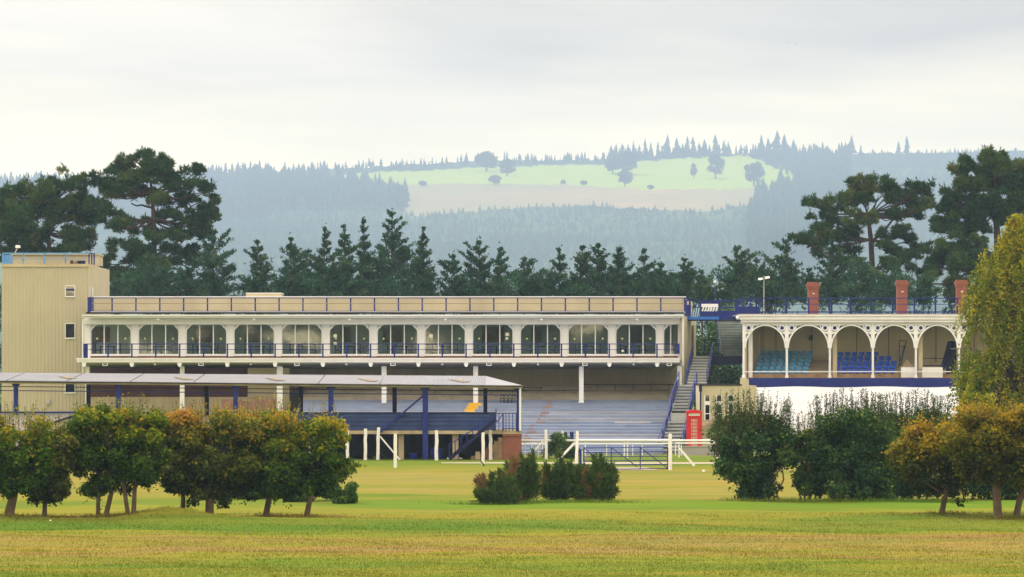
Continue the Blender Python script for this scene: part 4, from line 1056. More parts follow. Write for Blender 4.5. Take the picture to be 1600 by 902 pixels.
bulb = part('round_lamp', M['white_clean'], lambda b: b.lathe(P(242, 569.8, YB+0.3), [(0.02, -0.06), (0.07, -0.04), (0.085, 0.02), (0.05, 0.09)], 10), GS, True)
for i in range(1, 6): shift(bulb, px(149.8*i, YB))
bulb = part('fascia_lamp', M['white_clean'], lambda b: b.lathe(P(247, 499.6, YF-0.2), [(0.02, -0.07), (0.085, -0.03), (0.10, 0.03), (0.05, 0.07)], 10), GS, True)
for i in range(1, 6): shift(bulb, px(149.6*i, YF))
for (cx_, w_, yb_) in ((136.5, 6, 630), (284.5, 7, 641), (437, 9, 642), (600, 7.6, 638.5), (743.2, 7.4, 637), (908.3, 7, 629)):
    part('column', M['white_clean'], lambda b: (b.pbox(cx_-w_/2, cx_+w_/2, 572.5, yb_, YB+1.0, YB+1.3), b.pbox(cx_-w_/2-0.7, cx_+w_/2+0.7, yb_-2, yb_+0.5, YB+0.95, YB+1.35)), GS)
part('column', M['white'], lambda b: b.pbox(1058.2, 1065.5, 572, 603, YB+1.0, YB+1.4), GS)
part('column', M['white'], lambda b: b.pbox(1066.3, 1068.2, 572, 603, YB+1.2, YB+1.4), GS)
# board wall behind the terrace
def boards(b):
    x = 300.0
    while x < 1062:
        w_ = 7.0+2.0*math.sin(x*1.7)
        b.pbox(x, x+w_-0.9, 574, 616, YW+0.02*math.sin(x*0.9), YW+0.2)
        x += w_
    b.pbox(120, 1062, 574, 640, YW+0.12, YW+0.4)
part('back_wall', M['back_boards'], boards, GS)
part('room_side_wall', M['cream'], lambda b: b.hexa([(X(1067.5, YF), YF+0.3, Z(604, YF)), (X(1096.5, YF), YF+9.0, Z(604, YF)), (X(1096.5, YF)-0.2, YF+9.2, Z(604, YF)), (X(1067.5, YF)-0.2, YF+0.5, Z(604, YF)),
     (X(1067.5, YF), YF+0.3, Z(493.5, YF)), (X(1096.5, YF), YF+9.0, Z(493.5, YF)), (X(1096.5, YF)-0.2, YF+9.2, Z(493.5, YF)), (X(1067.5, YF)-0.2, YF+0.5, Z(493.5, YF))]), GS)
part('doorway', M['concrete'], lambda b: b.hexa([(X(1088.6, YF), YF+6.3, Z(565, YF)), (X(1095.0, YF), YF+8.3, Z(565, YF)), (X(1095.0, YF)+0.05, YF+8.35, Z(565, YF)), (X(1088.6, YF)+0.05, YF+6.35, Z(565, YF)),
     (X(1088.6, YF), YF+6.3, Z(506.5, YF)), (X(1095.0, YF), YF+8.3, Z(506.5, YF)), (X(1095.0, YF)+0.05, YF+8.35, Z(506.5, YF)), (X(1088.6, YF)+0.05, YF+6.35, Z(506.5, YF))]), GS)
part('door_shadow_gap', M['olive_board'], lambda b: b.bar((X(1088.9, YF)-0.01, YF+6.2, Z(565, YF)), (X(1088.9, YF)-0.01, YF+6.2, Z(507, YF)), 0.10, 0.3), GS)
# terrace: sixteen painted steps, then four of bare concrete up to the wall
ZT0, ZT1, YT0, YT1, NT = Z(711, 255.0), Z(625, 284.0), 255.0, 284.0, 17
tl, tr2 = X(455, 270), X(1046, 270)
for k in range(NT):
    y0 = YT0+(YT1-YT0)*k/NT
    z1 = ZT0+(ZT1-ZT0)*(k+1)/NT
    part('terrace_step', M['terrace'] if (k*5) % 7 not in (1, 4) else M['terrace_b'], lambda b: b.box(tl, X(1034+28*k/NT, y0), y0, (YT1+0.3) if k > NT-2 else y0+(YT1-YT0)/NT*1.02, (ZT0+(ZT1-ZT0)*k/NT)-1.2, z1), GS)
    zf = z1
    ax = X(808+44*k/NT+(6 if k > 8 else 0), y0)
    if k > 2: part('aisle_tread', M['aisle'], lambda b: b.box(ax, ax+px(9+6*math.sin(k*2.3), y0), y0-0.004, y0+0.5, zf-0.12+0.05*math.sin(k*3.1), zf+0.004), GS)
zc, yc = ZT1, YT1
for k, (yy, ydep) in enumerate(((621.0, 285.4), (616.5, 286.8), (612.0, 288.2), (607.5, 289.6))):
    part('terrace_step', M['terrace_cream'], lambda b: b.box(tl, X(1052, yc), yc+0.31 if k == 0 else yc, ydep+0.03, zc-0.8, Z(yy, yc)), GS)
    zc, yc = Z(yy, yc), ydep
part('terrace_step', M['terrace_cream'], lambda b: b.box(tl, X(1052, yc), yc+0.03, YW-0.06, zc-0.8, Z(604, yc)), GS)
# worn paint, yellow treads
for (xa, xb, k, off) in ((960, 1018, 9, 0), (878, 905, 8, 0), (985, 1040, 12, 0), (860, 890, 6, 0), (985, 1010, 4, 0)):
    y0 = YT0+(YT1-YT0)*k/NT; z1 = ZT0+(ZT1-ZT0)*(k+1)/NT
    part('worn_patch', M['soffit'] if k == 9 else M['terrace_b'], lambda b: b.box(X(xa, y0), X(xb, y0), y0-0.005, y0+0.4, z1-0.10, z1-0.03), GS)
for j, (xa, xb, k) in enumerate(((726, 742, 13), (729, 747, 14), (732, 752, 15))):
    y0 = YT0+(YT1-YT0)*k/NT; z1 = ZT0+(ZT1-ZT0)*(k+1)/NT
    part('yellow_tread', M['yellow'], lambda b: b.box(X(xa, y0), X(xb, y0), y0-0.006, y0+1.0, z1-px(4.8, y0), z1+0.006), GS)
# rails and benches at the back of the terrace
def back_rail(b, xa, xb, yt, yb_, Yr, step):
    b.pbox(xa, xb, yt, yt+1.2, Yr, Yr+0.06)
    x = xa
    while x < xb: b.pbox(x, x+0.9, yt, yb_, Yr+0.07, Yr+0.12); x += step
part('back_rail', M['black'], lambda b: back_rail(b, 905, 1060, 600.3, 611, 287.5, 28), GS)
part('back_rail', M['black'], lambda b: back_rail(b, 818, 847, 605, 613, 287.0, 27), GS)
part('back_rail', M['black'], lambda b: back_rail(b, 640, 905, 609.3, 614, 286.2, 40), GS)
part('bench', M['olive_board'], lambda b: b.pbox(905, 1045, 609.2, 611.0, 286.5, 286.9), GS)
part('bench', M['soffit'], lambda b: b.pbox(1010, 1036, 620.5, 625.0, 284.4, 284.8), GS)
# ground-floor front below the left end of the gallery
part('maroon_shutter', M['maroon'], lambda b: b.pbox(141, 387, 575, 620.5, 284.0, 284.3), GS)
part('kiosk_front', M['concrete'], lambda b: b.pbox(141, 452, 620.5, 690, 283.7, 284.4), GS)
part('red_panel', M['plinth_red'], lambda b: (b.pbox(346, 378, 624, 643, 281.5, 281.7), b.pbox(392, 437, 624, 643, 281.5, 281.7), b.pbox(378, 392, 627, 640, 281.52, 281.66)), GS)
part('side_screen', M['cream_pale'], lambda b: b.pbox(387, 452, 575, 620.5, 284.0, 284.3), GS)
part('building_mass', M['cream'], lambda b: b.box(X(140, YW), X(1062, YW), YW+0.5, 301, -0.6, Z(506, YW)), GS)

# ================================================================== stair tower at the left end
YTW = 286.0
TW = thing('stair_tower', (X(70, YTW), YTW, -0.5), 'tall cream clad stair tower with a blue rail round its flat roof', 'tower')
def clad(b):
    # ribbed sheeting, front and cut-off corner
    x, prof = 2.5, []
    while x < 137:
        w_ = 5.6
        prof += [(X(x, YTW), YTW), (X(x+w_*0.62, YTW), YTW), (X(x+w_*0.72, YTW), YTW-0.022), (X(min(137, x+w_*0.92), YTW), YTW-0.022)]
        x += w_
    prof.append((X(137.2, YTW), YTW))
    p0, p1 = np.array([X(137.2, YTW), YTW]), np.array([X(151.3, YTW), YTW+1.2])
    nrm = np.array([(p1-p0)[1], -(p1-p0)[0]]); nrm = nrm/np.linalg.norm(nrm)
    for i in range(1, 5):
        q = p0+(p1-p0)*(i/4-0.05); prof += [tuple(p0+(p1-p0)*(i/4-0.15)), tuple(q+nrm*0.045)]
    prof.append(tuple(p1))
    z0, z1 = -0.8, Z(416.5, YTW)
    n = len(prof)
    vs = [(x, y, z0) for x, y in prof]+[(x, y, z1) for x, y in prof]
    b.add(vs, [(i, i+1, n+i+1, n+i) for i in range(n-1)])
    xl, xr, yb_ = X(2.5, YTW), X(151.3, YTW), YTW+9
    b.add([(xl, YTW, z0), (xl, yb_, z0), (xl, yb_, z1), (xl, YTW, z1)], [(0, 1, 2, 3)])
    b.add([(xr, p1[1], z0), (xr, yb_, z0), (xr, yb_, z1), (xr, p1[1], z1)], [(0, 3, 2, 1)])
    b.add([(xl, yb_, z0), (xr, yb_, z0), (xr, yb_, z1), (xl, yb_, z1)], [(0, 1, 2, 3)])
part('wall', M['cream_clad'], clad, TW)
part('wall_cap', M['cream_pale'], lambda b: (b.pbox(1.5, 137.6, 412.6, 417.2, YTW-0.10, YTW+1.2), b.hexa([(X(137.6, YTW), YTW-0.10, Z(417.2, YTW)), (X(152, YTW), YTW+1.2, Z(419.0, YTW)), (X(152, YTW)-1, YTW+1.9, Z(419.0, YTW)), (X(137.6, YTW)-1, YTW+1.1, Z(417.2, YTW)),
     (X(137.6, YTW), YTW-0.10, Z(412.6, YTW)), (X(152, YTW), YTW+1.2, Z(414.4, YTW)), (X(152, YTW)-1, YTW+1.9, Z(414.4, YTW)), (X(137.6, YTW)-1, YTW+1.1, Z(412.6, YTW))])), TW)
part('roof_wall', M['cream'], lambda b: (b.pbox(17, 151, 396.6, 414, YTW+4.1, YTW+8.5), b.pbox(17, 152, 396.2, 398.2, YTW+3.9, YTW+8.6)), TW)
def tower_window(l, r, t_, b_, pane_m):
    Y0 = YTW-0.08
    w_ = part('window', M['white_clean'], lambda b: (b.pbox(l, l+1.1, t_, b_, Y0, Y0+0.2), b.pbox(r-1.1, r, t_, b_, Y0, Y0+0.2), b.pbox(l+1.1, r-1.1, t_, t_+1.0, Y0, Y0+0.2), b.pbox(l-0.3, r+0.3, b_-1.8, b_, Y0-0.03, Y0+0.2)), TW)
    part('pane', M['pane_dark'], lambda b: b.pbox(l+1.1, r-1.1, t_+1.0, b_-1.8, Y0+0.03, Y0+0.04), w_)
    part('blind', pane_m, lambda b: b.pbox(l+1.1, r-1.1, t_+1.0, b_-1.8, Y0+0.05, Y0+0.06), w_)
    return w_
w1 = tower_window(101.5, 117.5, 446.2, 464.5, M['blind'])
part('transom', M['navy_blind'], lambda b: b.pbox(103.1, 115.9, 451.2, 454.5, YTW-0.06, YTW-0.055), w1)
tower_window(101.5, 117.5, 505.2, 529.6, M['navy_blind'])
tower_window(101.3, 117.6, 596.5, 615, M['navy_blind'])
def slim(b):
    for q in (0, 0.42, 0.84):
        b.bar(tuple(np.array(P(138.6, 464, YTW))+np.array([0.27*q, 0.4*q+0.06, 0])), tuple(np.array(P(138.6, 448, YTW))+np.array([0.27*q, 0.4*q+0.06, 0])), 0.07)
ws = part('window', M['white_clean'], slim, TW)
part('pane', M['navy_blind'], lambda b: b.hexa([P(138.6, 463, YTW+0.08), P(143.6, 463, YTW+0.5), P(143.6, 463, YTW+0.55), P(138.6, 463, YTW+0.13), P(138.6, 448, YTW+0.08), P(143.6, 448, YTW+0.5), P(143.6, 448, YTW+0.55), P(138.6, 448, YTW+0.13)]), ws)
part('wall_box', M['steel'], lambda b: (b.pbox(72, 77.8, 624.5, 631, YTW-0.28, YTW-0.05),), TW)
# blue roof rail
for i, x in enumerate((4.0, 36.3, 69.4, 102.4)):
    part('railing_post', M['sky_blue'], lambda b: b.pbox(x-1.1, x+1.1, 396.2, 413.5, YTW+0.2, YTW+0.28), TW)
part('rail', M['sky_blue'], lambda b: b.pbox(2.9, 139, 395.0, 396.9, YTW+0.1, YTW+0.19), TW)
part('rail', M['sky_blue'], lambda b: b.pbox(2.9, 139, 404.8, 405.5, YTW+0.13, YTW+0.19), TW)
part('rail_panel', M['sky_blue'], lambda b: b.pbox(5.2, 16.5, 398, 413, YTW+0.4, YTW+1.6), TW)
for x in (139, 143.2, 147.0):
    part('railing_post', M['navy'], lambda b: b.pbox(x-0.9, x+0.9, 395.4, 415, YTW+0.5+(x-139)*0.3, YTW+0.6+(x-139)*0.3), TW)
part('rail', M['navy'], lambda b: b.hexa([P(138, 397, YTW+0.2), P(149, 397, YTW+3.6), P(149, 397, YTW+3.7), P(138, 397, YTW+0.3), P(138, 395.4, YTW+0.2), P(149, 395.4, YTW+3.6), P(149, 395.4, YTW+3.7), P(138, 395.4, YTW+0.3)]), TW)
fl = thing('floodlight', P(114, 412.6, YTW+0.1), 'dark floodlight pair lying on the edge of the tower roof', 'floodlight')
part('lamp_head', M['navy_dark'], lambda b: (b.pbox(121.6, 132.6, 408, 412.4, YTW+0.0, YTW+0.4), b.pbox(121.2, 133, 407.4, 408.2, YTW-0.05, YTW+0.45)), fl)
part('lamp_head', M['maroon'], lambda b: b.pbox(109.6, 113.6, 406.8, 412.3, YTW+0.0, YTW+0.4), fl)
part('bracket', M['tan_brick'], lambda b: (b.pbox(114.4, 117, 409.2, 412.4, YTW+0.05, YTW+0.3), b.pbox(117, 121.0, 407.8, 412.4, YTW+0.05, YTW+0.3)), fl)
rl = thing('roof_lamp', P(23, 398, YTW+4.5), 'small white lamp on a slanted arm above the tower roof', 'lamp')
part('arm', M['steel'], lambda b: b.tube([P(23, 396, YTW+4.5), P(24, 394, YTW+4.5), P(27.6, 387, YTW+4.5)], 0.035, 6), rl)
part('lamp_head', M['white_clean'], lambda b: (b.pbox(24, 31, 384.0, 387.3, YTW+4.3, YTW+4.7), b.pbox(25, 30, 383.2, 384, YTW+4.35, YTW+4.65)), rl)

# ================================================================== the lower shelter in front
YS, YSB = 218.0, 226.0
SH = thing('shelter', (X(600, YS), YS, 0), 'low open shelter on navy posts with a pale grey sheet roof and navy boarded front', 'shelter')
def eave(x): return np.interp(x, [-60, 0, 815], [594.2, 594.6, 602.2])
def ridge(x): return np.interp(x, [-60, 0, 757], [582.4, 582.8, 587.6])
def roof_sheets(x0, x1, name='roof_sheet'):
    """corrugated sheeting between two pixel columns of the eave"""
    b = MB(); n = max(2, int((x1-x0)/1.55)); vs = []
    for i in range(n+1):
        x = x0+(x1-x0)*i/n
        zz = 0.022*(1 if i % 2 else -1)
        vs.append((X(x, YS-0.4), YS-0.4, Z(eave(x), YS-0.4)+zz)); vs.append((X(x, YS-0.4), YSB, Z(ridge(min(x, 757)), YSB)+zz))
        vs.append((X(x, YS-0.4), YS-0.4, Z(eave(x), YS-0.4)+zz-0.03)); vs.append((X(x, YS-0.4), YSB, Z(ridge(min(x, 757)), YSB)+zz-0.03))
    fs = []
    for i in range(n):
        o = 4*i; fs += [(o, o+4, o+5, o+1), (o+2, o+3, o+7, o+6), (o, o+2, o+6, o+4), (o+1, o+5, o+7, o+3)]
    b.add(vs, fs)
    return b.build(name, M['roof_sheet'], SH)
xr_ = -60.0
for w_ in (70, 95, 98, 99, 94, 101, 96, 97, 79):
    x1 = min(757.0, xr_+w_); roof_sheets(xr_, x1-0.25); xr_ = x1
# the hipped end
def hip(b):
    e = lambda x: (X(x, YS-0.4), YS-0.4, Z(eave(x), YS-0.4))
    t_ = (X(757, YS-0.4), YSB, Z(587.6, YSB))
    r_ = (X(816, YS-0.4), YSB, Z(602.3, YS-0.4)-0.02)
    f_ = e(816.0)
    b.add([e(757.2), f_, t_, r_, tuple(np.array(e(757.2))-[0, 0, .04]), tuple(np.array(f_)-[0, 0, .04]), tuple(np.array(t_)-[0, 0, .04]), tuple(np.array(r_)-[0, 0, .04])],
          [(0, 1, 2), (1, 3, 2), (4, 6, 5), (5, 6, 7), (0, 4, 5, 1), (1, 5, 7, 3)])
part('roof_hip', M['roof_sheet'], hip, SH)
for cx_ in (96, 280, 425, 572, 716):
    def rlt(b, c=cx_):
        # a stained rooflight let into the sheeting
        y0, y1 = YS+1.9, YS+4.2
        f = lambda x, y: Z(eave(x), YS-0.4)+(Z(ridge(min(x, 757)), YSB)-Z(eave(x), YS-0.4))*((y-YS+0.4)/(YSB-YS+0.4))+0.030
        pts = [(c+19, y0), (c+4, y0-0.35), (c-18, y1), (c-3, y1-0.2)]
        pts = [pts[0], pts[3], pts[2], pts[1]]
        vs = [(X(x, YS), y, f(x, y)) for x, y in pts]; vs += [(x, y, z+0.012) for x, y, z in vs]
        b.add(vs, [(4, 5, 6, 7), (0, 1, 5, 4), (1, 2, 6, 5), (2, 3, 7, 6), (3, 0, 4, 7), (3, 2, 1, 0)])
    part('rooflight', M['rooflight'], rlt, SH)
def long_bar(name, m, x0, x1, dy0, dy1, Y0, Y1):
    """a long member that follows the eave's slight fall; dy: rows below the eave"""
    mb = MB()
    mb.hexa([(X(x0, Y0), Y0, Z(eave(x0)+dy1, Y0)), (X(x1, Y0), Y0, Z(eave(x1)+dy1, Y0)), (X(x1, Y0), Y1, Z(eave(x1)+dy1, Y0)), (X(x0, Y0), Y1, Z(eave(x0)+dy1, Y0)),
             (X(x0, Y0), Y0, Z(eave(x0)+dy0, Y0)), (X(x1, Y0), Y0, Z(eave(x1)+dy0, Y0)), (X(x1, Y0), Y1, Z(eave(x1)+dy0, Y0)), (X(x0, Y0), Y1, Z(eave(x0)+dy0, Y0))])
    return mb.build(name, m, SH)
long_bar('gutter', M['black'], -60, 815, 0.9, 2.2, YS-0.42, YS-0.30)
long_bar('eave_board', M['concrete'], -60, 814, 2.2, 4.6, YS-0.28, YS-0.20)
long_bar('purlin', M['black'], -60, 809, 8.6, 9.9, YS+3.0, YS+3.1)
long_bar('rail', M['navy'], -60, 809, 15.0, 16.3, YS+0.5, YS+0.58)
part('rafter_board', M['soffit'], lambda b: b.hexa([(X(-60, YS), YS, Z(598, YS)), (X(812, YS), YS, Z(605.5, YS)), (X(812, YS), YSB, Z(605.5, YS)), (X(-60, YS), YSB, Z(598, YS)),
     (X(-60, YS), YS, Z(597.2, YS)), (X(812, YS), YS, Z(604.6, YS)), (X(812, YS), YSB, Z(604.6, YS)), (X(-60, YS), YSB, Z(597.2, YS))]), SH)
for cx_, w_, yb_ in ((24.5, 6.6, 648), (184.8, 7.0, 660), (368, 7.0, 665), (517, 8.0, 672.6), (664.6, 8.6, 718.5), (809.3, 4.2, 674)):
    def fpost(b, c=cx_, w_=w_, y=yb_):
        b.pbox(c-w_/2, c+w_/2, eave(c)+4.7, y, YS, YS+0.24)
        # knee pieces at the head
        for s_ in (-1, 1):
            b.prism([(X(c+s_*w_/2, YS), Z(eave(c)+5, YS)), (X(c+s_*(w_/2+4), YS), Z(eave(c)+5, YS)), (X(c+s_*w_/2, YS), Z(eave(c)+10, YS))][::-s_], YS+0.08, YS+0.15)
    part('post', M['navy'], fpost, SH)
part('corner_pipe', M['white_clean'], lambda b: b.tube([P(812.6, 604, YS-0.1), P(812.6, 673, YS-0.1)], 0.055, 8), SH)
for cx_, w_ in ((138, 6.6), (323, 6.6), (470, 6.6), (616.5, 6.8), (758.4, 6.2)):
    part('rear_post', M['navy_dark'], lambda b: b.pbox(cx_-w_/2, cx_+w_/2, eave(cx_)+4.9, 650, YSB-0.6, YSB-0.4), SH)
part('strut', M['navy'], lambda b: b.bar(P(661.5, 618.5, YS+0.12), P(586, 682, YS+0.12), 0.10, 0.10), SH)
# boarded front: four rows of boards between the posts, butted end to end
rows = (645.6, 652.3, 659.2, 665.9, 672.7)
spans = ((372, 431), (431.2, 512.6), (521.4, 590), (590.2, 660.0), (669.2, 722), (722.2, 775))
for k in range(4):
    for j, (a_, b2) in enumerate(spans):
        part('board', M['navy_board'], lambda b: b.pbox(a_, b2, rows[k]+0.2, rows[k+1]-0.55, YS+0.30+0.010*((k+j) % 3), YS+0.36), SH)
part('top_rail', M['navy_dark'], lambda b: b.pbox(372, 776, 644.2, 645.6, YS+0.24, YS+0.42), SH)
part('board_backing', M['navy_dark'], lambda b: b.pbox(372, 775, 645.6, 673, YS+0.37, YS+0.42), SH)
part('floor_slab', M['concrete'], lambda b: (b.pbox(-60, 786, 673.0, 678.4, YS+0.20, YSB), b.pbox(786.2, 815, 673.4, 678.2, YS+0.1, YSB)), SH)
for cx_, w_ in ((480, 9), (626.8, 8.4), (711.7, 9.2)):
    part('pier', M['concrete'], lambda b: b.pbox(cx_-w_/2, cx_+w_/2, 678.5, 718.5, YS+0.6, YS+0.9), SH)
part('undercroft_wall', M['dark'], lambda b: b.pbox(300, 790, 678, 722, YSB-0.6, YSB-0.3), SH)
part('brick_plinth', M['brick'], lambda b: b.pbox(785.5, 815, 681.6, 721, YS+0.15, YSB), SH)
part('soldier_course', M['brick'], lambda b: b.pbox(784.8, 815.4, 678.3, 681.5, YS+0.08, YSB), SH)
for k, (a_, b2, t_) in enumerate(((778.5, 785.3, 684), (772, 778.3, 689.5), (765.5, 771.8, 695), (759, 765.3, 700), (752.5, 758.8, 705), (745.5, 752.3, 710))):
    part('stair_step', M['tan_brick'] if k < 3 else M['brick'], lambda b: b.pbox(a_, b2, t_, 721, YS+0.2, YS+1.6), SH)
# open balustrade at the right end
part('baluster_rail', M['navy'], lambda b: (b.pbox(776, 814.6, 645.2, 646.6, YS+0.02, YS+0.08), b.pbox(784, 813, 669.3, 670.6, YS+0.02, YS+0.08), b.bar(P(776, 660.5, YS+0.05), P(785, 648, YS+0.05), 0.045)), SH)
bal = part('baluster', M['navy'], lambda b: b.pbox(779.0, 780.2, 646.6, 673.4, YS+0.03, YS+0.07), SH)
for q in (5.7, 7.4, 11, 15.8, 21.5, 27, 34.2): shift(bal, px(q, YS))
# left end: rail and pale wall
part('left_rail', M['navy'], lambda b: (b.pbox(-60, 131, 643.2, 646.2, YS+0.3, YS+0.36),), SH)
part('left_wall', M['lavender'], lambda b: b.pbox(-60, 131, 646.6, 721, YS+0.5, YS+0.8), SH)
# flight of steps with its navy sides, rising to the right behind the fence posts
ST = thing('front_staircase', (X(740, YS-0.8), YS-0.8, 0), 'navy painted steel stair rising behind the white posts to the shelter floor', 'staircase')
def stringer(b, Y):
    b.bar(P(702, 717.5, Y), P(775, 655, Y), 0.20, 0.06)
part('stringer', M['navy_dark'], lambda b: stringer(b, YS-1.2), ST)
part('handrail', M['navy'], lambda b: b.bar(P(700, 696, YS-1.2), P(776, 634+15, YS-1.2), 0.05), ST)
for k in range(9):
    u = k/8; x = 702+73*u; y = 717.5-62.5*u
    part('baluster', M['navy'], lambda b: b.pbox(x-0.7, x+0.7, y-20+1.2*k*0.4, y, YS-1.23, YS-1.19), ST)
for k in range(10):
    u = (k+0.5)/10; x = 702+73*u; y = 717.5-62.5*u
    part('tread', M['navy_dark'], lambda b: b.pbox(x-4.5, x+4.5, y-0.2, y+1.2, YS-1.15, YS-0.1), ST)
# odds and ends under and in the shelter
def simple(name, loc_px, Y, label, cat, parts_):
    th = thing(name, P(*loc_px, Y), label, cat)
    for nm, m_, fn in parts_: part(nm, m_, fn, th)
    return th
def bin_(b, l, r, t_, bt, Y):
    x0, x1, z0, z1 = X(l, Y), X(r, Y), Z(bt, Y), Z(t_, Y)
    i_ = (x1-x0)*0.08
    b.hexa([(x0+i_, Y+0.05, z0), (x1-i_, Y+0.05, z0), (x1-i_, Y+0.5, z0), (x0+i_, Y+0.5, z0), (x0, Y, z1), (x1, Y, z1), (x1, Y+0.55, z1), (x0, Y+0.55, z1)])
    b.box(x0-0.02, x1+0.02, Y-0.02, Y+0.57, z1+0.002, z1+0.04)
simple('storage_bin', (646, 717.5), YS+2, 'small blue plastic bin under the shelter left of the navy post', 'bin', [('body', M['bin_blue'], lambda b: bin_(b, 640, 651, 709.5, 717.5, YS+2))])
simple('storage_bin', (682, 717), YS+2, 'large blue plastic bin under the shelter right of the navy post', 'bin', [('body', M['bin_blue'], lambda b: bin_(b, 672.5, 691, 703, 717, YS+2)), ('lid', M['bin_blue'], lambda b: b.pprism([(673, 703), (677, 698.5), (680, 699), (680.5, 703)][::-1], YS+2.1, YS+2.5))])
simple('green_crate', (588, 718), YS+1.2, 'flat green plastic crate on the grass beside the black tyre', 'crate', [('body', M['green_box'], lambda b: (b.pbox(583, 592.5, 713.6, 718.4, YS+1.2, YS+1.6), b.pbox(582.6, 592.9, 713.2, 714.2, YS+1.15, YS+1.65)))])
ty = thing('tyre', P(597.5, 717, YS+0.6), 'black tyre leaning under the shelter beside a leaning white post', 'tyre')
def tyre(b):
    c = Vector(P(597.5, 711.2, YS+0.6)); r0, r1 = px(4.2, YS), px(1.7, YS); n, k = 20, 8; vs, fs = [], []
    ax = Vector((0.75, -0.6, 0.25)).normalized(); u = ax.cross(Vector((0, 0, 1))).normalized(); v = ax.cross(u)
    for i in range(n):
        a = 2*math.pi*i/n; rd = u*math.cos(a)+v*math.sin(a)
        for j in range(k):
            q = 2*math.pi*j/k; vs.append(c+rd*(r0+r1*math.cos(q))+ax*r1*1.1*math.sin(q))
    for i in range(n):
        for j in range(k): fs.append((i*k+j, i*k+(j+1) % k, ((i+1) % n)*k+(j+1) % k, ((i+1) % n)*k+j))
    b.add(vs, fs)
part('tread', M['rubber'], tyre, ty, True)
simple('stone_block', (747, 718), YS-0.4, 'pale squared stone block at the foot of the brick steps', 'block', [('block', M['concrete'], lambda b: b.pprism([(742.6, 718), (750.2, 718), (750, 706.3), (743, 706)], YS-0.5, YS-0.1))])
simple('stone_block', (739, 718.5), YS-0.4, 'low tan stone block left of the pale block by the brick steps', 'block', [('block', M['tan_brick'], lambda b: b.pprism([(736, 718.5), (742.2, 718.5), (742, 712.5), (736.3, 712.8)], YS-0.45, YS-0.1))])
simple('white_slab', (702, 717.5), YS+0.2, 'flat white slab lying on the grass left of the cream pier', 'slab', [('slab', M['post_white'], lambda b: b.pprism([(698, 717.6), (707, 717.4), (706.4, 715.6), (699, 715.4)], YS+0.2, YS+0.7))])
simple('white_slab', (719.5, 717.5), YS+0.2, 'smaller white slab lying on the grass right of the cream pier', 'slab', [('slab', M['post_white'], lambda b: b.pprism([(716.5, 717.4), (723, 717.2), (722, 715.8), (717.2, 715.6)], YS+0.2, YS+0.6))])
# dark chairs left on the upper terrace
YC = 281.2
for k in range(4):
    c = 784.5+6.0*k
    def chair_leg(b, c=c):
        for q in (-2.3, 2.3):
            b.pbox(c+q-0.45, c+q+0.45, 623.5, 630.2, YC+0.3, YC+0.35); b.pbox(c+q-0.45, c+q+0.45, 623.5, 630.2, YC+0.7, YC+0.75)
    ch = thing('garden_chair', P(c, 630, YC+0.5), ('leftmost', 'second', 'third', 'rightmost')[k]+' of four dark green chairs standing behind the right end of the shelter', 'chair', 'dark chairs on the terrace')
    part('leg', M['chair_green'], chair_leg, ch)
    part('seat', M['chair_green'], lambda b: b.pbox(c-2.7, c+2.7, 622.6, 623.6, YC+0.25, YC+0.8), ch)
    part('backrest', M['chair_green'], lambda b: (b.pprism([(c-2.6, 622.6), (c-1.7, 622.6), (c-1.2, 617.2), (c-2.2, 616.6)], YC+0.75, YC+0.8), b.pprism([(c+1.7, 622.6), (c+2.6, 622.6), (c+2.2, 616.6), (c+1.2, 617.2)], YC+0.75, YC+0.8), b.pbox(c-2, c+2, 616.2, 618.2, YC+0.74, YC+0.79)), ch)

# little kiosk by the left end of the shelter
KY = 212.0
KI = thing('kiosk', (X(95, KY), KY, 0), 'small cream hut with a sloping navy roof edge half hidden behind the hawthorns', 'hut')
part('wall', M['cream_pale'], lambda b: (b.pprism([(80, 718), (107.4, 718), (107.4, 652.5), (80, 661.5)], KY, KY+2.0)), KI)
part('roof', M['navy_dark'], lambda b: b.pprism([(78, 660.5), (111, 649.6), (111, 652.3), (78, 663.4)][::-1], KY-0.15, KY+2.2), KI)
part('corner_post', M['navy'], lambda b: b.pbox(107.6, 110.2, 653, 718, KY-0.02, KY+0.12), KI)
part('vent', M['steel'], lambda b: b.pbox(104.0, 106.6, 656, 661, KY-0.03, KY-0.005), KI)
# ================================================================== outside stairs between the stands
ES = thing('external_staircase', (X(1050, 262), 262.0, -0.45), 'grey outside stair with navy handrails climbing beside the right end of the grandstand', 'staircase')
def flight(bl, br, yb, Yb, tl_, tr_, yt, Yt, n, m, name='stair_step', parent=None):
    """n steps from (bl..br, row yb, Yb) up to (tl..tr, row yt, Yt)"""
    for k in range(n):
        u0, u1 = k/n, (k+1)/n
        Y0, Y1 = Yb+(Yt-Yb)*u0, Yb+(Yt-Yb)*u1
        z0 = Z(yb, Yb)+(Z(yt, Yt)-Z(yb, Yb))*u0; z1 = Z(yb, Yb)+(Z(yt, Yt)-Z(yb, Yb))*u1
        l0, r0 = bl+(tl_-bl)*u0, br+(tr_-br)*u0
        mb = MB()
        mb.box(X(l0, Y0)-0.01, X(r0, Y0)+0.01, Y0-0.04, Y1+0.10, z1-(z1-z0)*0.42, z1)
        mb.build(name, m, parent or ES)
        mr = MB(); mr.box(X(l0, Y0), X(r0, Y0), Y0+0.03, Y1+0.10, z0-0.05, z1-(z1-z0)*0.42-0.003)
        mr.build('riser', M['riser'], parent or ES)
flight(1029, 1064, 708, 259, 1047, 1077, 659, 266, 9, M['grey_step'])
part('landing', M['grey_step'], lambda b: b.hexa([P(1046.5, 660, 266.1), P(1077.5, 660, 266.1), P(1079, 660, 268.4), P(1048, 660, 268.4), P(1046.5, 645.5, 266.1), P(1077.5, 645.5, 266.1), P(1079, 645.5, 268.4), P(1048, 645.5, 268.4)]), ES)
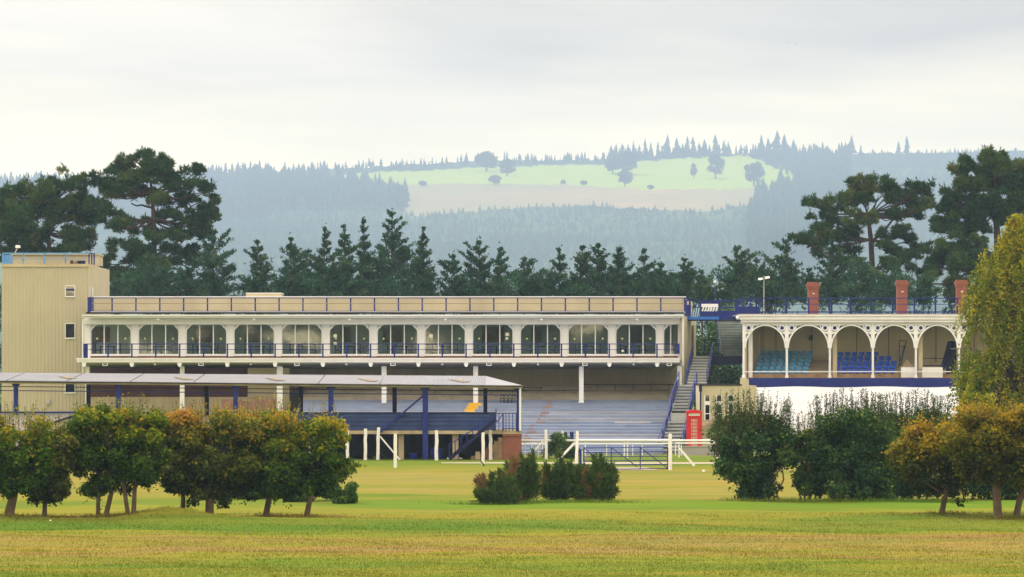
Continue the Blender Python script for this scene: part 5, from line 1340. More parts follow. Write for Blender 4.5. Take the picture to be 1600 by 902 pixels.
part('landing_gap', M['black'], lambda b: b.pbox(1049.5, 1074, 643.3, 645.0, 268.45, 268.6), ES)
flight(1050, 1077, 645, 268.7, 1061, 1088, 602, 275.5, 9, M['grey_step'])
part('landing', M['grey_step'], lambda b: b.hexa([P(1060, 604, 275.6), P(1111, 604, 275.6), P(1111, 604, 277.8), P(1060, 604, 277.8), P(1060, 601.5, 275.6), P(1111, 601.5, 275.6), P(1111, 601.5, 277.8), P(1060, 601.5, 277.8)]), ES)
flight(1074, 1104, 601.5, 277.9, 1084, 1113, 557, 285.0, 10, M['grey_step'])
part('upper_landing', M['navy_dark'], lambda b: b.pbox(1082, 1166, 556.6, 570, 285.2, 287.5), ES)
def stair_rail(pts, hgt, m=M['navy'], every=2):
    """pts: (x, y, Y) nosing line; hgt: rows of rail height"""
    for j in range(len(pts)-1):
        a_, b2 = np.array(P(*pts[j])), np.array(P(*pts[j+1]))
        h_ = np.array([0, 0, px(hgt, pts[j][2])])
        part('handrail', m, lambda b: b.bar(tuple(a_+h_), tuple(b2+h_), 0.055), ES)
        part('lower_rail', m, lambda b: b.bar(tuple(a_+h_*0.5), tuple(b2+h_*0.5), 0.035), ES)
        n = every
        for k in range(n+1):
            c = a_+(b2-a_)*(k/n)
            if j and k == 0: continue
            part('railing_post', m, lambda b: b.bar(tuple(c), tuple(c+h_), 0.06), ES)
stair_rail([(1029, 708, 259), (1047, 660, 266), (1047, 645, 268.6), (1061, 603, 275.5)], 23, every=3)
stair_rail([(1064, 708, 259), (1077, 660, 266), (1078, 645, 268.6), (1088.6, 603, 275.5)], 23, every=3)
stair_rail([(1073, 601, 277.9), (1083, 558, 285)], 22, every=3)
stair_rail([(1104.5, 601, 277.9), (1114, 557, 285)], 22, every=3)
# solid navy mesh panels along the lower flights
for (xa, ya, Ya, xb, yb, Yb) in ((1033.5, 700, 260.2, 1038.5, 684, 262.6), (1039.5, 678, 263, 1043.5, 664, 265.2), (1044.5, 655, 268.0, 1050, 637, 269.8), (1051.5, 632, 270.4, 1059.5, 609, 274.6), (1078.5, 648, 268.6, 1084, 628, 271.5), (1084.6, 625, 272, 1089.4, 604, 275.4), (1067.0, 704, 260, 1072.0, 684, 262.6)):
    a_, b2 = np.array(P(xa, ya, Ya)), np.array(P(xb, yb, Yb)); h_ = np.array([0, 0, px(17, Ya)])
    part('rail_panel', M['navy'], lambda b: b.hexa([tuple(a_), tuple(a_+[.02, 0, 0]), tuple(b2+[.02, 0, 0]), tuple(b2), tuple(a_+h_), tuple(a_+h_+[.02, 0, 0]), tuple(b2+h_+[.02, 0, 0]), tuple(b2+h_)]), ES)
part('support_wall', M['navy_dark'], lambda b: b.pbox(1089, 1094.5, 606, 715, 276.0, 277.4), ES)

# ================================================================== footbridge and the dark upper stair
YBR = 284.0
FB = thing('footbridge', (X(1115, YBR), YBR, Z(500, YBR)), 'blue steel footbridge with latticed sides linking the two stand roofs', 'footbridge')
part('deck_beam', M['bright_blue'], lambda b: b.pbox(1071, 1123.4, 495.2, 499.4, YBR, YBR+0.3), FB)
part('deck_beam', M['navy'], lambda b: b.pbox(1123.6, 1161, 492, 499.2, YBR+0.05, YBR+0.35), FB)
part('deck', M['navy_dark'], lambda b: b.pbox(1071, 1161, 499.5, 501.2, YBR-0.05, YBR+2.4), FB)
part('rail', M['navy'], lambda b: (b.pbox(1094, 1161, 469.2, 470.6, YBR-0.05, YBR+0.02), b.pbox(1124, 1161, 480.2, 481, YBR-0.04, YBR+0.01)), FB)
for x in (1095, 1124.4, 1150, 1152.5):
    part('railing_post', M['navy'], lambda b: b.pbox(x-1.3, x+1.3, 469.2, 495.2, YBR+0.03, YBR+0.14), FB)
part('rail', M['navy'], lambda b: (b.bar(P(1070.5, 466.5, YBR-0.3), P(1094, 469.8, YBR), 0.06), b.bar(P(1070.5, 479, YBR-0.3), P(1094, 481, YBR), 0.045)), FB)
part('side_panel', M['navy'], lambda b: b.pbox(1071, 1079.5, 468.5, 495, YBR-0.12, YBR-0.06), FB, label='solid navy side panel with two square holes')
part('panel_window', M['cream_pale'], lambda b: (b.pbox(1073.2, 1076.4, 470.5, 476.5, YBR-0.15, YBR-0.125),), FB)
for k in range(4):
    x = 1081+3.6*k
    part('lattice_bar', M['navy'], lambda b: b.bar(P(x, 494.5, YBR-0.05), P(x+3.4, 473+2*k*0.5, YBR-0.05), 0.05), FB)
part('side_board', M['navy'], lambda b: b.pbox(1096.4, 1123, 486.6, 495.1, YBR+0.04, YBR+0.10), FB)
part('back_board', M['navy'], lambda b: b.pbox(1096.4, 1123, 470.7, 474.9, YBR+0.04, YBR+0.10), FB)
part('white_panel', M['white_clean'], lambda b: b.pbox(1096, 1122, 475.0, 480.0, YBR-0.02, YBR+0.03), FB)
for k in range(6):
    x = 1096.3+4.3*k
    part('lattice_plate', M['white_clean'], lambda b: b.pprism([(x, 486.4), (x+2.1, 486.4), (x+4.0, 480.2), (x+1.8, 480.2)], YBR-0.01, YBR+0.02), FB)
part('far_side', M['navy'], lambda b: (b.pbox(1124, 1200, 470.0, 471.0, YBR+2.2, YBR+2.25), b.pbox(1124, 1200, 479.5, 480.3, YBR+2.2, YBR+2.25), b.pbox(1124, 1160, 486, 495, YBR+2.2, YBR+2.25)), FB)
US = thing('upper_staircase', (X(1138, 286), 286.0, Z(560, 286)), 'dark steel stair rising under the footbridge beside the pavilion', 'staircase')
flight(1128, 1166, 555.5, 286.2, 1121, 1156, 500.5, 294.0, 13, M['green_step'], parent=US)
part('stringer', M['navy_dark'], lambda b: b.bar(P(1128, 557, 286.2), P(1121, 501, 294.0), 0.12, 0.35), US)
part('stringer', M['navy_dark'], lambda b: b.bar(P(1168, 557, 286.2), P(1157.5, 501, 294.0), 0.16, 0.35), US)
part('handrail', M['navy'], lambda b: (b.bar(P(1119, 570, 285.6), P(1124, 534, 286.0), 0.06), b.bar(P(1112, 573, 285.6), P(1124, 533, 285.9), 0.045)), US)
part('mesh_guard', M['navy_dark'], lambda b: (b.pbox(1100, 1124, 530, 531, 287.5, 287.55), b.pbox(1100, 1124, 541, 541.7, 287.5, 287.55), b.pbox(1100, 1101, 530, 556, 287.5, 287.55), b.pbox(1111, 1112, 530, 556, 287.5, 287.55)), US)

# ================================================================== low cream building behind the phone box
YL = 262.0
LB = thing('office_building', (X(1127, YL), YL, -0.4), 'low cream office building with tall narrow windows behind the red phone box', 'building')
part('wall', M['cream'], lambda b: (b.pbox(1094.8, 1182, 602.6, 716, YL, YL+7), b.pbox(1158, 1170, 592.5, 603, YL+0.02, YL+1)), LB)
part('roof_edge', M['black'], lambda b: b.pbox(1094, 1159, 600.6, 602.5, YL-0.08, YL+7.1), LB)
for x in (1100.5, 1118.8, 1137.0):
    w_ = part('window', M['white'], lambda b: (b.pbox(x, x+1.6, 617.5, 657.5, YL-0.08, YL+0.05), b.pbox(x+8.2, x+9.0, 617.5, 657.5, YL-0.08, YL+0.05), b.pbox(x+1.6, x+8.2, 627, 633, YL-0.07, YL+0.05), b.pbox(x-0.4, x+9.4, 656.2, 659, YL-0.12, YL+0.05), b.pbox(x+1.6, x+8.2, 646, 647.2, YL-0.07, YL+0.05)), LB)
    for t_, b2 in ((618.5, 627), (633, 646), (647.2, 656.2)):
        part('pane', M['pane_dark'], lambda b: b.pbox(x+1.6, x+8.2, t_, b2, YL-0.05, YL-0.04), w_)
    part('blind', M['blind'] if x > 1101 else M['plinth_red'], lambda b: b.pbox(x+1.6, x+8.2, 618, 656, YL-0.03, YL-0.02), w_)
part('drainpipe', M['navy_dark'], lambda b: (b.tube([P(1094.6, 603, YL-0.15), P(1094.6, 714, YL-0.15)], 0.05, 8), b.pbox(1092.3, 1096.7, 602.5, 612, YL-0.25, YL-0.05)), LB)
part('door', M['navy_dark'], lambda b: b.pbox(1119.5, 1133, 666, 716, YL-0.06, YL-0.01), LB)
part('porch_roof', M['rooflight'], lambda b: (b.hexa([P(1097, 666.5, YL-2.2), P(1099, 671, YL-2.2), P(1121, 657.8, YL-0.1), P(1097, 657.8, YL-0.1), P(1097, 665.7, YL-2.2), P(1099, 669.6, YL-2.2), P(1121, 656.4, YL-0.1), P(1097, 656.4, YL-0.1)]), b.bar(P(1098.5, 670.6, YL-2.2), P(1120.5, 657.2, YL-0.1), 0.06)), LB)

# ================================================================== red telephone box
YK = 250.0
PB = thing('phone_box', (X(1084.7, YK), YK, Z(706, YK)), 'red telephone box with glazed door standing below the outside stair', 'phone box')
kl, kr = 1072.8, 1096.8
def kx(u): return kl+(kr-kl)*u
part('plinth', M['concrete'], lambda b: b.pbox(kl-2, kr+2, 705.6, 713, YK-0.1, YK+1.1), PB)
def kbody(b):
    for u0, u1 in ((0, 0.13), (0.87, 1)):
        b.pbox(kx(u0), kx(u1), 645.5, 705.5, YK, YK+0.14); b.pbox(kx(u0), kx(u1), 645.5, 705.5, YK+0.78, YK+0.92)
    b.pbox(kl-0.3, kr+0.3, 701.5, 705.6, YK-0.02, YK+0.94)
    b.pbox(kx(0.13), kx(0.87), 645.5, 652.5, YK+0.01, YK+0.9)
    b.pbox(kx(0.02), kx(0.98), 652.5, 701, YK+0.86, YK+0.90)
part('body', M['red'], kbody, PB)
def kroof(b):
    # cornice, then the shallow segmental pediment on each face and the domed top
    b.pbox(kl-0.6, kr+0.6, 644.3, 645.9, YK-0.03, YK+0.95)
    c = (kl+kr)/2
    pts = [(kl-0.3, 644.3), (kr+0.3, 644.3)]+[(c+(kr-c+0.3)*math.cos(a), 644.2-3.6*math.sin(a)) for a in [math.pi*q/12 for q in range(1, 12)]]
    b.pprism(pts, YK-0.01, YK+0.93)
part('roof', M['red'], kroof, PB)
sg = part('sign', M['paper'], lambda b: b.pbox(kx(0.14), kx(0.86), 646.6, 650.0, YK-0.03, YK-0.015), PB)
cu = bpy.data.curves.new('lettering', 'FONT'); cu.body = 'TELEPHONE'; cu.size = 0.115; cu.align_x = 'CENTER'; cu.align_y = 'CENTER'; cu.extrude = 0.002
lt0 = bpy.data.objects.new('lettering_curve', cu); lm = bpy.data.meshes.new_from_object(lt0); bpy.data.objects.remove(lt0); bpy.data.curves.remove(cu)
lt = bpy.data.objects.new('lettering', lm); COL.objects.link(lt); lt.parent = sg
lm.materials.clear(); lm.materials.append(M['black'])
lt.location = Vector(P((kl+kr)/2, 648.3, YK-0.034))-PB.location; lt.rotation_euler = (R(90), 0, 0)
dr = part('door', M['red'], lambda b: (b.pbox(kx(0.14), kx(0.30), 652.6, 701.4, YK+0.02, YK+0.07), b.pbox(kx(0.70), kx(0.86), 652.6, 701.4, YK+0.02, YK+0.07), b.pbox(kx(0.30), kx(0.70), 652.6, 654.4, YK+0.02, YK+0.07), b.pbox(kx(0.30), kx(0.70), 697.5, 701.4, YK+0.02, YK+0.07)), PB)
for k in range(8):
    t_ = 654.4+43.1*k/8; b2 = 654.4+43.1*(k+1)/8
    part('pane', M['backlit_pane'], lambda b: b.pbox(kx(0.30), kx(0.70), t_+0.5, b2-0.5, YK+0.05, YK+0.056), dr)
    if k: part('glazing_bar', M['red'], lambda b: b.pbox(kx(0.30), kx(0.70), t_-0.45, t_+0.45, YK+0.03, YK+0.07), dr)
for u in (0.39, 0.61):
    part('glazing_bar', M['red'], lambda b: b.pbox(kx(u)-0.3, kx(u)+0.3, 654.4, 697.5, YK+0.035, YK+0.065), dr)

lw = thing('low_wall', (X(1095, 247), 247.0, -0.4), 'low grey concrete wall hiding the foot of the red phone box', 'wall')
part('wall', M['grey_wall'], lambda b: (b.pbox(1062, 1150, 698.5, 714, 247, 247.25), b.pbox(1061.5, 1150, 697.3, 698.6, 246.95, 247.3)), lw)

# ================================================================== pavilion on the right
YV = 276.0
YVB = 283.0
PV = thing('pavilion', (X(1330, YV), YV, -0.4), 'white arcaded pavilion stand with iron arches and a railed flat roof', 'pavilion')
c0, cs = 1162.2, 67.2
part('cornice', M['white'], lambda b: (b.pbox(1155, 1664, 492.0, 494.0, YV-0.55, YV+0.1), b.pbox(1156.5, 1664, 494.0, 499.6, YV-0.45, YV+0.1), b.pbox(1158, 1664, 499.6, 501.2, YV-0.30, YV+0.1), b.pbox(1158, 1664, 501.2, 503.6, YV-0.36, YV+0.1), b.pbox(1159.5, 1664, 503.6, 506.0, YV-0.12, YV+0.2)), PV)
part('gutter_end', M['white_clean'], lambda b: b.lathe(P(1152.6, 498.4, YV-0.4), [(0.02, -0.05), (0.11, 0.0), (0.13, 0.1), (0.08, 0.2), (0.02, 0.22)], 10), PV, True)
part('roof', M['roof_flat'], lambda b: b.pbox(1155, 1664, 490.6, 491.9, YV-0.4, YVB+6), PV)
nb = 7
colm = part('column', M['white_clean'], lambda b: (b.tube([P(c0, 590.5, YV), P(c0, 534, YV)], [px(2.0, YV), px(1.7, YV)], 10), b.pbox(c0-2.6, c0+2.6, 586.5, 590.6, YV-0.11, YV+0.11), b.pbox(c0-1.9, c0+1.9, 506, 534, YV-0.06, YV+0.06)), PV)
for i in range(1, nb+1): shift(colm, px(cs*i, YV))
def arch(b, l, r):
    c = (l+r)/2; rx = (r-l)/2-1.2
    Y0, Y1 = YV-0.05, YV+0.05
    b.arc(X(c, Y0), Z(544, Y0), px(rx-1.9, Y0), px(34.6, Y0), px(2.3, Y0), 0, math.pi, Y0-0.03, Y1+0.03, 22)
    b.pbox(l+1.2, r-1.2, 506.1, 507.5, Y0, Y1)
    for s_, e in ((1, l), (-1, r)):
        q = e+s_*8.6
        # bars tying the ring to arch, beam and column, with their small curls
        b.pbox(min(q-s_*5.2, q+s_*14), max(q-s_*5.2, q+s_*14), 507.5, 508.8, Y0, Y1)
        b.pbox(min(e+s_*1.7, e+s_*3.0), max(e+s_*1.7, e+s_*3.0), 508.8, 536, Y0+0.005, Y1-0.005)
        b.pprism([(e+s_*2, 520.2), (e+s_*11.5, 517.6), (e+s_*11.0, 519.6), (e+s_*2, 523.0)][::(1 if s_ < 0 else -1)], Y0+0.01, Y1-0.01)
        b.pprism([(e+s_*14.0, 508), (e+s_*16.4, 508), (e+s_*13.6, 516.2), (e+s_*11.8, 516.2)][::(1 if s_ < 0 else -1)], Y0+0.012, Y1-0.012)
        b.pprism([(e+s_*2.6, 516.5), (e+s_*6.0, 519.2), (e+s_*5.0, 521.0), (e+s_*2.4, 520)][::(1 if s_ < 0 else -1)], Y0+0.014, Y1-0.014)
for i in range(nb):
    l = c0+cs*i; r = l+cs
    ar = part('arch', M['white_clean'], lambda b: arch(b, l, r), PV)
    for q in (l+7.6, r-7.6):
        part('ring', M['white_clean'], lambda b: b.arc(X(q, YV), Z(512.6, YV), px(3.0, YV), px(3.0, YV), px(2.0, YV), 0, 2*math.pi, YV-0.07, YV+0.07, 14), ar)
        part('ring_boss', M['navy'], lambda b: b.prism([(X(q, YV)+px(3.0, YV)*math.cos(a), Z(512.6, YV)+px(3.0, YV)*math.sin(a)) for a in [z_*0.5236 for z_ in range(12)]], YV+0.0, YV+0.03), ar)
part('front_rail', M['white_clean'], lambda b: b.pbox(1164, 1664, 580.2, 581.6, YV-0.03, YV+0.03), PV)
part('floor', M['tan_brick'], lambda b: b.pbox(1164, 1664, 590.0, 592, YV-0.1, YVB+0.1), PV)
part('riser', M['tan_brick'], lambda b: b.pbox(1176, 1664, 584.5, 590.0, YV+0.9, YV+1.1), PV)
part('front_beam', M['navy'], lambda b: b.pbox(1168, 1664, 590.8, 605.2, YV-0.5, YV-0.15), PV)
part('beam_end', M['cream'], lambda b: b.pbox(1157.5, 1167.8, 590.8, 603, YV-0.4, YV+0.3), PV)
part('back_wall', M['arcade'], lambda b: b.pbox(1164, 1664, 500, 606, YVB, YVB+0.3), PV)
part('ceiling', M['soffit'], lambda b: b.pbox(1164, 1664, 503.0, 505.0, YV+0.25, YVB), PV)
part('lower_wall', M['cream'], lambda b: b.pbox(1168, 1664, 605.4, 716, YV+0.2, YV+0.6), PV)
for x, m_ in ((1172.6, M['white']), (1304.6, M['cream_pale']), (1438.5, M['cream_pale']), (1573, M['cream_pale'])):
    part('inner_column', m_, lambda b: b.pbox(x-3.2, x+3.2, 504, 590, YV+0.7, YV+0.95), PV)
part('left_wall', M['cream_pale'], lambda b: b.hexa([P(1163.5, 591, YV+0.4), P(1166.0, 591, YV+0.4), P(1172+22, 591, YVB), P(1170+20, 591, YVB), P(1163.5, 504, YV+0.4), P(1166.0, 504, YV+0.4), P(1172+22, 504, YVB), P(1170+20, 504, YVB)]), PV)
part('side_window', M['white'], lambda b: (b.pbox(1183.2, 1187.2, 522, 552, YV+5.2, YV+5.3),), PV)
for x in (1212, 1268, 1338, 1388, 1462, 1522):
    part('wall_batten', M['olive_board'], lambda b: b.pbox(x, x+1.2, 512, 566, YVB-0.06, YVB-0.005), PV)
part('wall_lamp', M['black'], lambda b: b.pbox(1265, 1270, 524, 532, YVB-0.4, YVB-0.1), PV)
# dark stepped aisle and right-hand steps
for k in range(6):
    part('aisle_step', M['olive_board'], lambda b: b.pbox(1262, 1300, 583-4.0*k, 589, YV+1.3+0.85*k, YV+2.15+0.85*k), PV)
for k in range(6):
    part('seat_tier', M['concrete'], lambda b: b.box(X(1173, YV+1), X(1261, YV+1), YV+1.3+0.85*k, YV+2.15+0.85*k, Z(592, YV), Z(588.0-6.0*k, YV+1.2+0.85*k)-0.16), PV)
for k in range(5):
    part('seat_tier', M['concrete'], lambda b: b.box(X(1301, YV+1), X(1408, YV+1), YV+1.3+0.85*k, YV+2.15+0.85*k, Z(592, YV), Z(587.0-6.4*k, YV+1.2+0.85*k)-0.16), PV)
part('low_wall', M['white'], lambda b: b.pbox(1408, 1430.5, 574, 590.2, YV+0.35, YV+0.65), PV)
part('low_wall', M['white'], lambda b: b.pbox(1441, 1473, 574, 590.2, YV+0.35, YV+0.65), PV)
part('ramp', M['concrete'], lambda b: b.pprism([(1409, 574), (1428, 574), (1417, 561)], YV+2.5, YV+3.2), PV)
part('notice_board', M['soffit'], lambda b: b.pbox(1405.5, 1415.5, 546.5, 564, YVB-0.5, YVB-0.42), PV)
part('stair_rail', M['navy_dark'], lambda b: (b.bar(P(1407, 572, YV+4), P(1416, 533, YV+4), 0.06), b.pbox(1405, 1416, 532.0, 533.2, YV+3.9, YV+3.96), b.pbox(1405, 1406, 533, 572, YV+3.9, YV+3.96), b.pbox(1406, 1416, 541, 541.8, YV+3.9, YV+3.96), b.bar(P(1403, 575, YV+4), P(1413, 540, YV+4), 0.045)), PV)
part('rear_rail', M['navy_dark'], lambda b: (b.pbox(1441, 1476, 559.6, 560.5, YV+5, YV+5.05), b.pbox(1441, 1476, 571, 572.4, YV+2.0, YV+2.05)), PV)
part('gangway', M['navy_dark'], lambda b: (b.bar(P(1473, 576, YV+1.5), P(1484, 536, YV+4.5), 0.30, 0.1), b.pbox(1482, 1494, 533, 544, YV+4.5, YV+4.6), b.pbox(1478, 1494, 546, 590, YV+5, YV+5.1)), PV)
# roof rail and chimneys
YVR = YV+1.2
part('rail', M['navy'], lambda b: (b.pbox(1153, 1664, 465.4, 466.8, YVR, YVR+0.05), b.pbox(1153, 1664, 475.4, 476.2, YVR, YVR+0.05), b.pbox(1153, 1664, 486.8, 488.6, YVR, YVR+0.05)), PV)
post = part('railing_post', M['navy'], lambda b: b.pbox(1184.5, 1187, 465.4, 490.8, YVR+0.06, YVR+0.14), PV)
for q in (43.5, 78, 111, 143, 175.5, 209, 243, 276, 310, 345, 380, 415): shift(post, px(q, YVR))
part('rail_panel', M['navy'], lambda b: (b.pbox(1153, 1184, 480, 491, YVR+0.2, YVR+0.26), b.pbox(1160, 1162, 467, 480, YVR+0.2, YVR+0.26), b.pbox(1172, 1174, 467, 480, YVR+0.2, YVR+0.26)), PV)
for x, t_ in ((1271, 441), (1410, 438), (1503, 437.5)):
    def chim(b, x=x, t_=t_):
        Y0 = YV+2.4; w2 = 8.0
        X0, X1 = X(x-w2, Y0), X(x+w2, Y0); dp = X1-X0
        b.box(X0, X1, Y0, Y0+dp, Z(491, Y0), Z(t_+10, Y0))
        b.box(X0-0.05, X1+0.05, Y0-0.05, Y0+dp+0.05, Z(t_+10, Y0)+0.001, Z(t_+7, Y0))
        b.box(X0-0.10, X1+0.10, Y0-0.10, Y0+dp+0.10, Z(t_+7, Y0)+0.001, Z(t_+3, Y0))
        b.box(X0-0.03, X1+0.03, Y0-0.03, Y0+dp+0.03, Z(t_+3, Y0)+0.001, Z(t_, Y0))
    ch = part('chimney', M['chimney'], chim, PV)
    part('vent_brick', M['white'], lambda b: b.pbox(x-1.6, x+2.0, t_+17.2, t_+18.6, YV+2.38, YV+2.395), ch)
part('roof_hatch', M['black'], lambda b: b.pbox(1196, 1202, 482, 489, YV+2.0, YV+2.5), PV)
# seats, each bank a bolted unit
def seat_mesh(m, parent, s_=1.0):
    b = MB()
    w_ = 0.37*s_
    # back: curved shell; pan: tipped; side feet
    prof = [(0.00, 0.41), (0.04, 0.47), (0.06, 0.54), (0.08, 0.60)]
    vs, n = [], 5
    for (dy, z) in prof:
        for i in range(n):
            u = i/(n-1)*2-1
            vs.append((u*w_/2, dy-0.04*u*u, z))
    for (dy, z) in prof:
        for i in range(n):
            u = i/(n-1)*2-1
            vs.append((u*w_/2, dy+0.025-0.04*u*u, z))
    fs = []; k = len(prof)*n
    for j in range(len(prof)-1):
        for i in range(n-1):
            a = j*n+i; fs += [(a, a+1, a+n+1, a+n), (k+a, k+a+n, k+a+n+1, k+a+1)]
    for i in range(n-1):
        fs += [(i, k+i, k+i+1, i+1), (3*n+i, 3*n+i+1, k+3*n+i+1, k+3*n+i)]
    for j in range(len(prof)-1):
        fs += [(j*n, (j+1)*n, k+(j+1)*n, k+j*n), (j*n+n-1, k+j*n+n-1, k+(j+1)*n+n-1, (j+1)*n+n-1)]
    b.add(vs, fs)
    b.hexa([(-w_/2, -0.36, 0.37), (w_/2, -0.36, 0.37), (w_/2, 0.0, 0.36), (-w_/2, 0.0, 0.36), (-w_/2, -0.36, 0.43), (w_/2, -0.36, 0.43), (w_/2, 0.0, 0.40), (-w_/2, 0.0, 0.40)])
    b.box(-0.05, 0.05, -0.2, -0.1, 0.0, 0.37)
    me = bpy.data.meshes.new('seat'); me.from_pydata(b.v, [], b.f); me.materials.append(m); me.update()
    return me
def bank(label, m, x0, dx, cols, rows_, y0, dyr, skew, gap=None):
    th = thing('seat_bank', P(x0, y0, YV+1.6), label, 'seating')
    me = seat_mesh(m, th)
    for k in range(rows_):
        Yk = YV+1.6+0.85*k
        for c in range(cols):
            if gap and gap(k, c): continue
            o = bpy.data.objects.new('seat', me); COL.objects.link(o); o.parent = th
            p = Vector(P(x0+dx*c+skew*k, y0-dyr*k, Yk))-Vector((0, 0, 0.40))
            o.location = p-th.location
    return th
bank('faded light blue tip-up seats in straight rows under the left arches of the pavilion', M['seat_light'], 1183.5, 10.55, 8, 6, 583.0, 6.0, 1.75)
bank('strong blue tip-up seats stepping down to the right beneath the middle pavilion arches', M['seat_blue'], 1306.0, 10.9, 9, 5, 582.0, 6.8, 1.9, lambda k, c: (k == 4 and c > 5) or (k == 3 and c > 7))
# white membrane marquee in front of the pavilion
MQ = thing('marquee', (X(1330, 268), 268.0, -0.45), 'long white marquee roof rising behind the dark shrubs below the pavilion', 'marquee')
def tarp(b):
    n = 46; vs = []
    for i in range(n+1):
        x = 1148+(1680-1148)*i/n
        top = 604.8+1.6*math.sin(i*0.55)*0.5 if 1163 < x else 625
        for (y, Y) in ((top, 271.0), (top+8, 269.0), (640, 264.5), (672, 262.0), (712, 261.9)):
            xx = x-(3 if x < 1160 and y > 620 else 0)
            vs.append(P(xx, max(y, top)+(1.5*math.sin(i*0.61) if 606 < y < 700 else 0), Y+0.28*math.sin(i*1.22)*(1 if y > 606 else 0.15)+0.10*math.sin(i*2.9+y)))
    fs = []
    for i in range(n):
        for j in range(4): fs.append((5*i+j+1, 5*(i+1)+j+1, 5*(i+1)+j, 5*i+j))
    b.add(vs, fs)
part('roof_membrane', M['tarp'], tarp, MQ, True)
part('gable', M['tarp'], lambda b: b.hexa([P(1147, 714, 262.3), P(1148, 714, 262.3), P(1165, 714, 272), P(1164, 714, 272), P(1147, 645, 262.3), P(1148, 645, 262.3), P(1165, 605, 272), P(1164, 605, 272)]), MQ)
for x in (1241, 1330, 1420, 1510):
    part('membrane_seam', M['white'], lambda b: b.bar(P(x-9, 640, 264.38), P(x, 608, 269.95), 0.05), MQ)
# lamps above the pavilion roof
LP = thing('lamp_post', P(1193.5, 491, 280), 'thin lamp post with two white floodlight heads on the pavilion roof', 'lamp post')
part('pole', M['steel'], lambda b: b.tube([P(1193.5, 491, 280), P(1193.8, 431, 280)], [0.035, 0.025], 7), LP)
for l, r, t_ in ((1184.6, 1191.6, 434), (1195.2, 1202.6, 431.8)):
    part('lamp_head', M['white_clean'], lambda b: (b.hexa([P(l, t_+4.0, 279.7), P(r, t_+3.2, 279.7), P(r, t_+3.2, 280.1), P(l, t_+4.0, 280.1), P(l+0.5, t_+0.6, 279.8), P(r, t_, 279.8), P(r, t_, 280.1), P(l+0.5, t_+0.6, 280.1)]),), LP)
part('crossarm', M['steel'], lambda b: b.bar(P(1190, 436.8, 280), P(1197.5, 435.4, 280), 0.035), LP)
BL = thing('globe_lamp', P(1117, 480, 288), 'small white globe lamp on a thin pole behind the footbridge', 'lamp')
part('pole', M['navy'], lambda b: b.tube([P(1117, 500, 288), P(1117, 442, 288)], 0.025, 6), BL)
part('globe', M['white_clean'], lambda b: b.lathe(P(1117, 440.5, 288), [(0.01, -0.09), (0.07, -0.06), (0.09, 0), (0.07, 0.06), (0.01, 0.09)], 10), BL, True)

# ================================================================== fences, posts and gate
def white_post(x, w_, t_, b_, label, lean=0.0, brace=None, Y=None, rough=0.0, name='fence_post'):
    Y = Y or (H-0.0)*F/(b_-HY)
    for _ in range(3): Y = (H-float(gz(X(x, Y), Y)))*F/(b_-HY)
    zg = float(gz(X(x, Y), Y))
    th = thing(name, (X(x, Y), Y, zg), label, 'fence post', 'white timber posts')
    rr = random.Random(int(x*7))
    def fn(b):
        hw = px(w_/2, Y); z1 = Z(t_, Y); n = 6; vs = []
        for i in range(n+1):
            u = i/n; z = zg-0.1+(z1-zg+0.1)*u; c = X(x, Y)+px(lean, Y)*u+(rr.random()-0.5)*0.03*(rough)
            k_ = hw*(1.0-(0.06 if i == n else 0)+(rr.random()-0.5)*0.12*rough)
            vs += [(c-k_, Y-hw, z), (c+k_, Y-hw, z), (c+k_, Y+hw, z), (c-k_, Y+hw, z)]
        fs = [(3, 2, 1, 0)]
        for i in range(n):
            for q in range(4): fs.append((4*i+q, 4*i+(q+1) % 4, 4*i+4+(q+1) % 4, 4*i+4+q))
        fs.append((4*n, 4*n+1, 4*n+2, 4*n+3)); b.add(vs, fs)
    part('post', M['post_white'], fn, th)
    if brace:
        (xa, ya), (xb, yb2), bw = brace
        Yb = Y-0.25*0
        part('brace', M['post_white'], lambda b: b.bar(P(xa, ya, Y+0.02), P(xb, yb2, Y+0.02), px(bw, Y), px(bw*0.8, Y)), th)
    return th
white_post(516.5, 4.4, 671, 719, 'white post half hidden behind the right edge of the hawthorns', rough=1)
white_post(543, 5.0, 672, 719.5, 'white post just right of the hawthorns, its paint flaking', -1.0, rough=1.6)
white_post(570.5, 5.0, 670, 719, 'straight white post left of the leaning braced post', 0.7, rough=1)
white_post(590, 4.8, 668, 718.8, 'leaning white post with a diagonal brace, in front of the navy boards', 1.6, ((594, 682), (625, 719), 2.3), rough=1)
white_post(617.5, 5.2, 678, 731, 'white post standing nearer than its neighbours on the fairway edge', 0.4, rough=0.6)
white_post(682, 5.2, 672.5, 719.5, 'single white post right of the thick navy shelter post', 0.2, rough=1.2)
white_post(755, 5.0, 676, 726, 'left one of two white posts before the brick plinth', -0.4, rough=0.8)
white_post(767, 5.2, 672, 718.5, 'right one of two white posts before the brick plinth', -0.6, rough=1.4)
white_post(853.8, 4.4, 671.5, 718, 'white post braced to the left beside the low round bush', -1.2, ((852.5, 684), (823.5, 718.5), 2.6), rough=0.8)
white_post(900.5, 4.6, 673.5, 724, 'tall white gate post at the left end of the blue gate', 1.6, ((898, 692), (873.5, 717.5), 3.4), rough=0.8, name='gate_post')
white_post(909, 2.6, 704, 727.5, 'slim white upright just inside the left end of the blue gate', 0.0, name='gate_post')
white_post(1047.2, 5.6, 678, 735, 'thick white gate post at the right end of the blue gate', 0, ((1062, 701), (1085, 728.0), 3.6), rough=0.4, name='gate_post')
white_post(1122.5, 4.6, 676.5, 733, 'white post at the left edge of the dark shrub', 0, rough=1.2)
YGA = (H)*F/(734.5-HY)
bp = thing('hanging_post', (X(906.8, YGA-1), YGA-1, 0), 'thick navy steel post carrying the hinges of the blue gate', 'gate post')
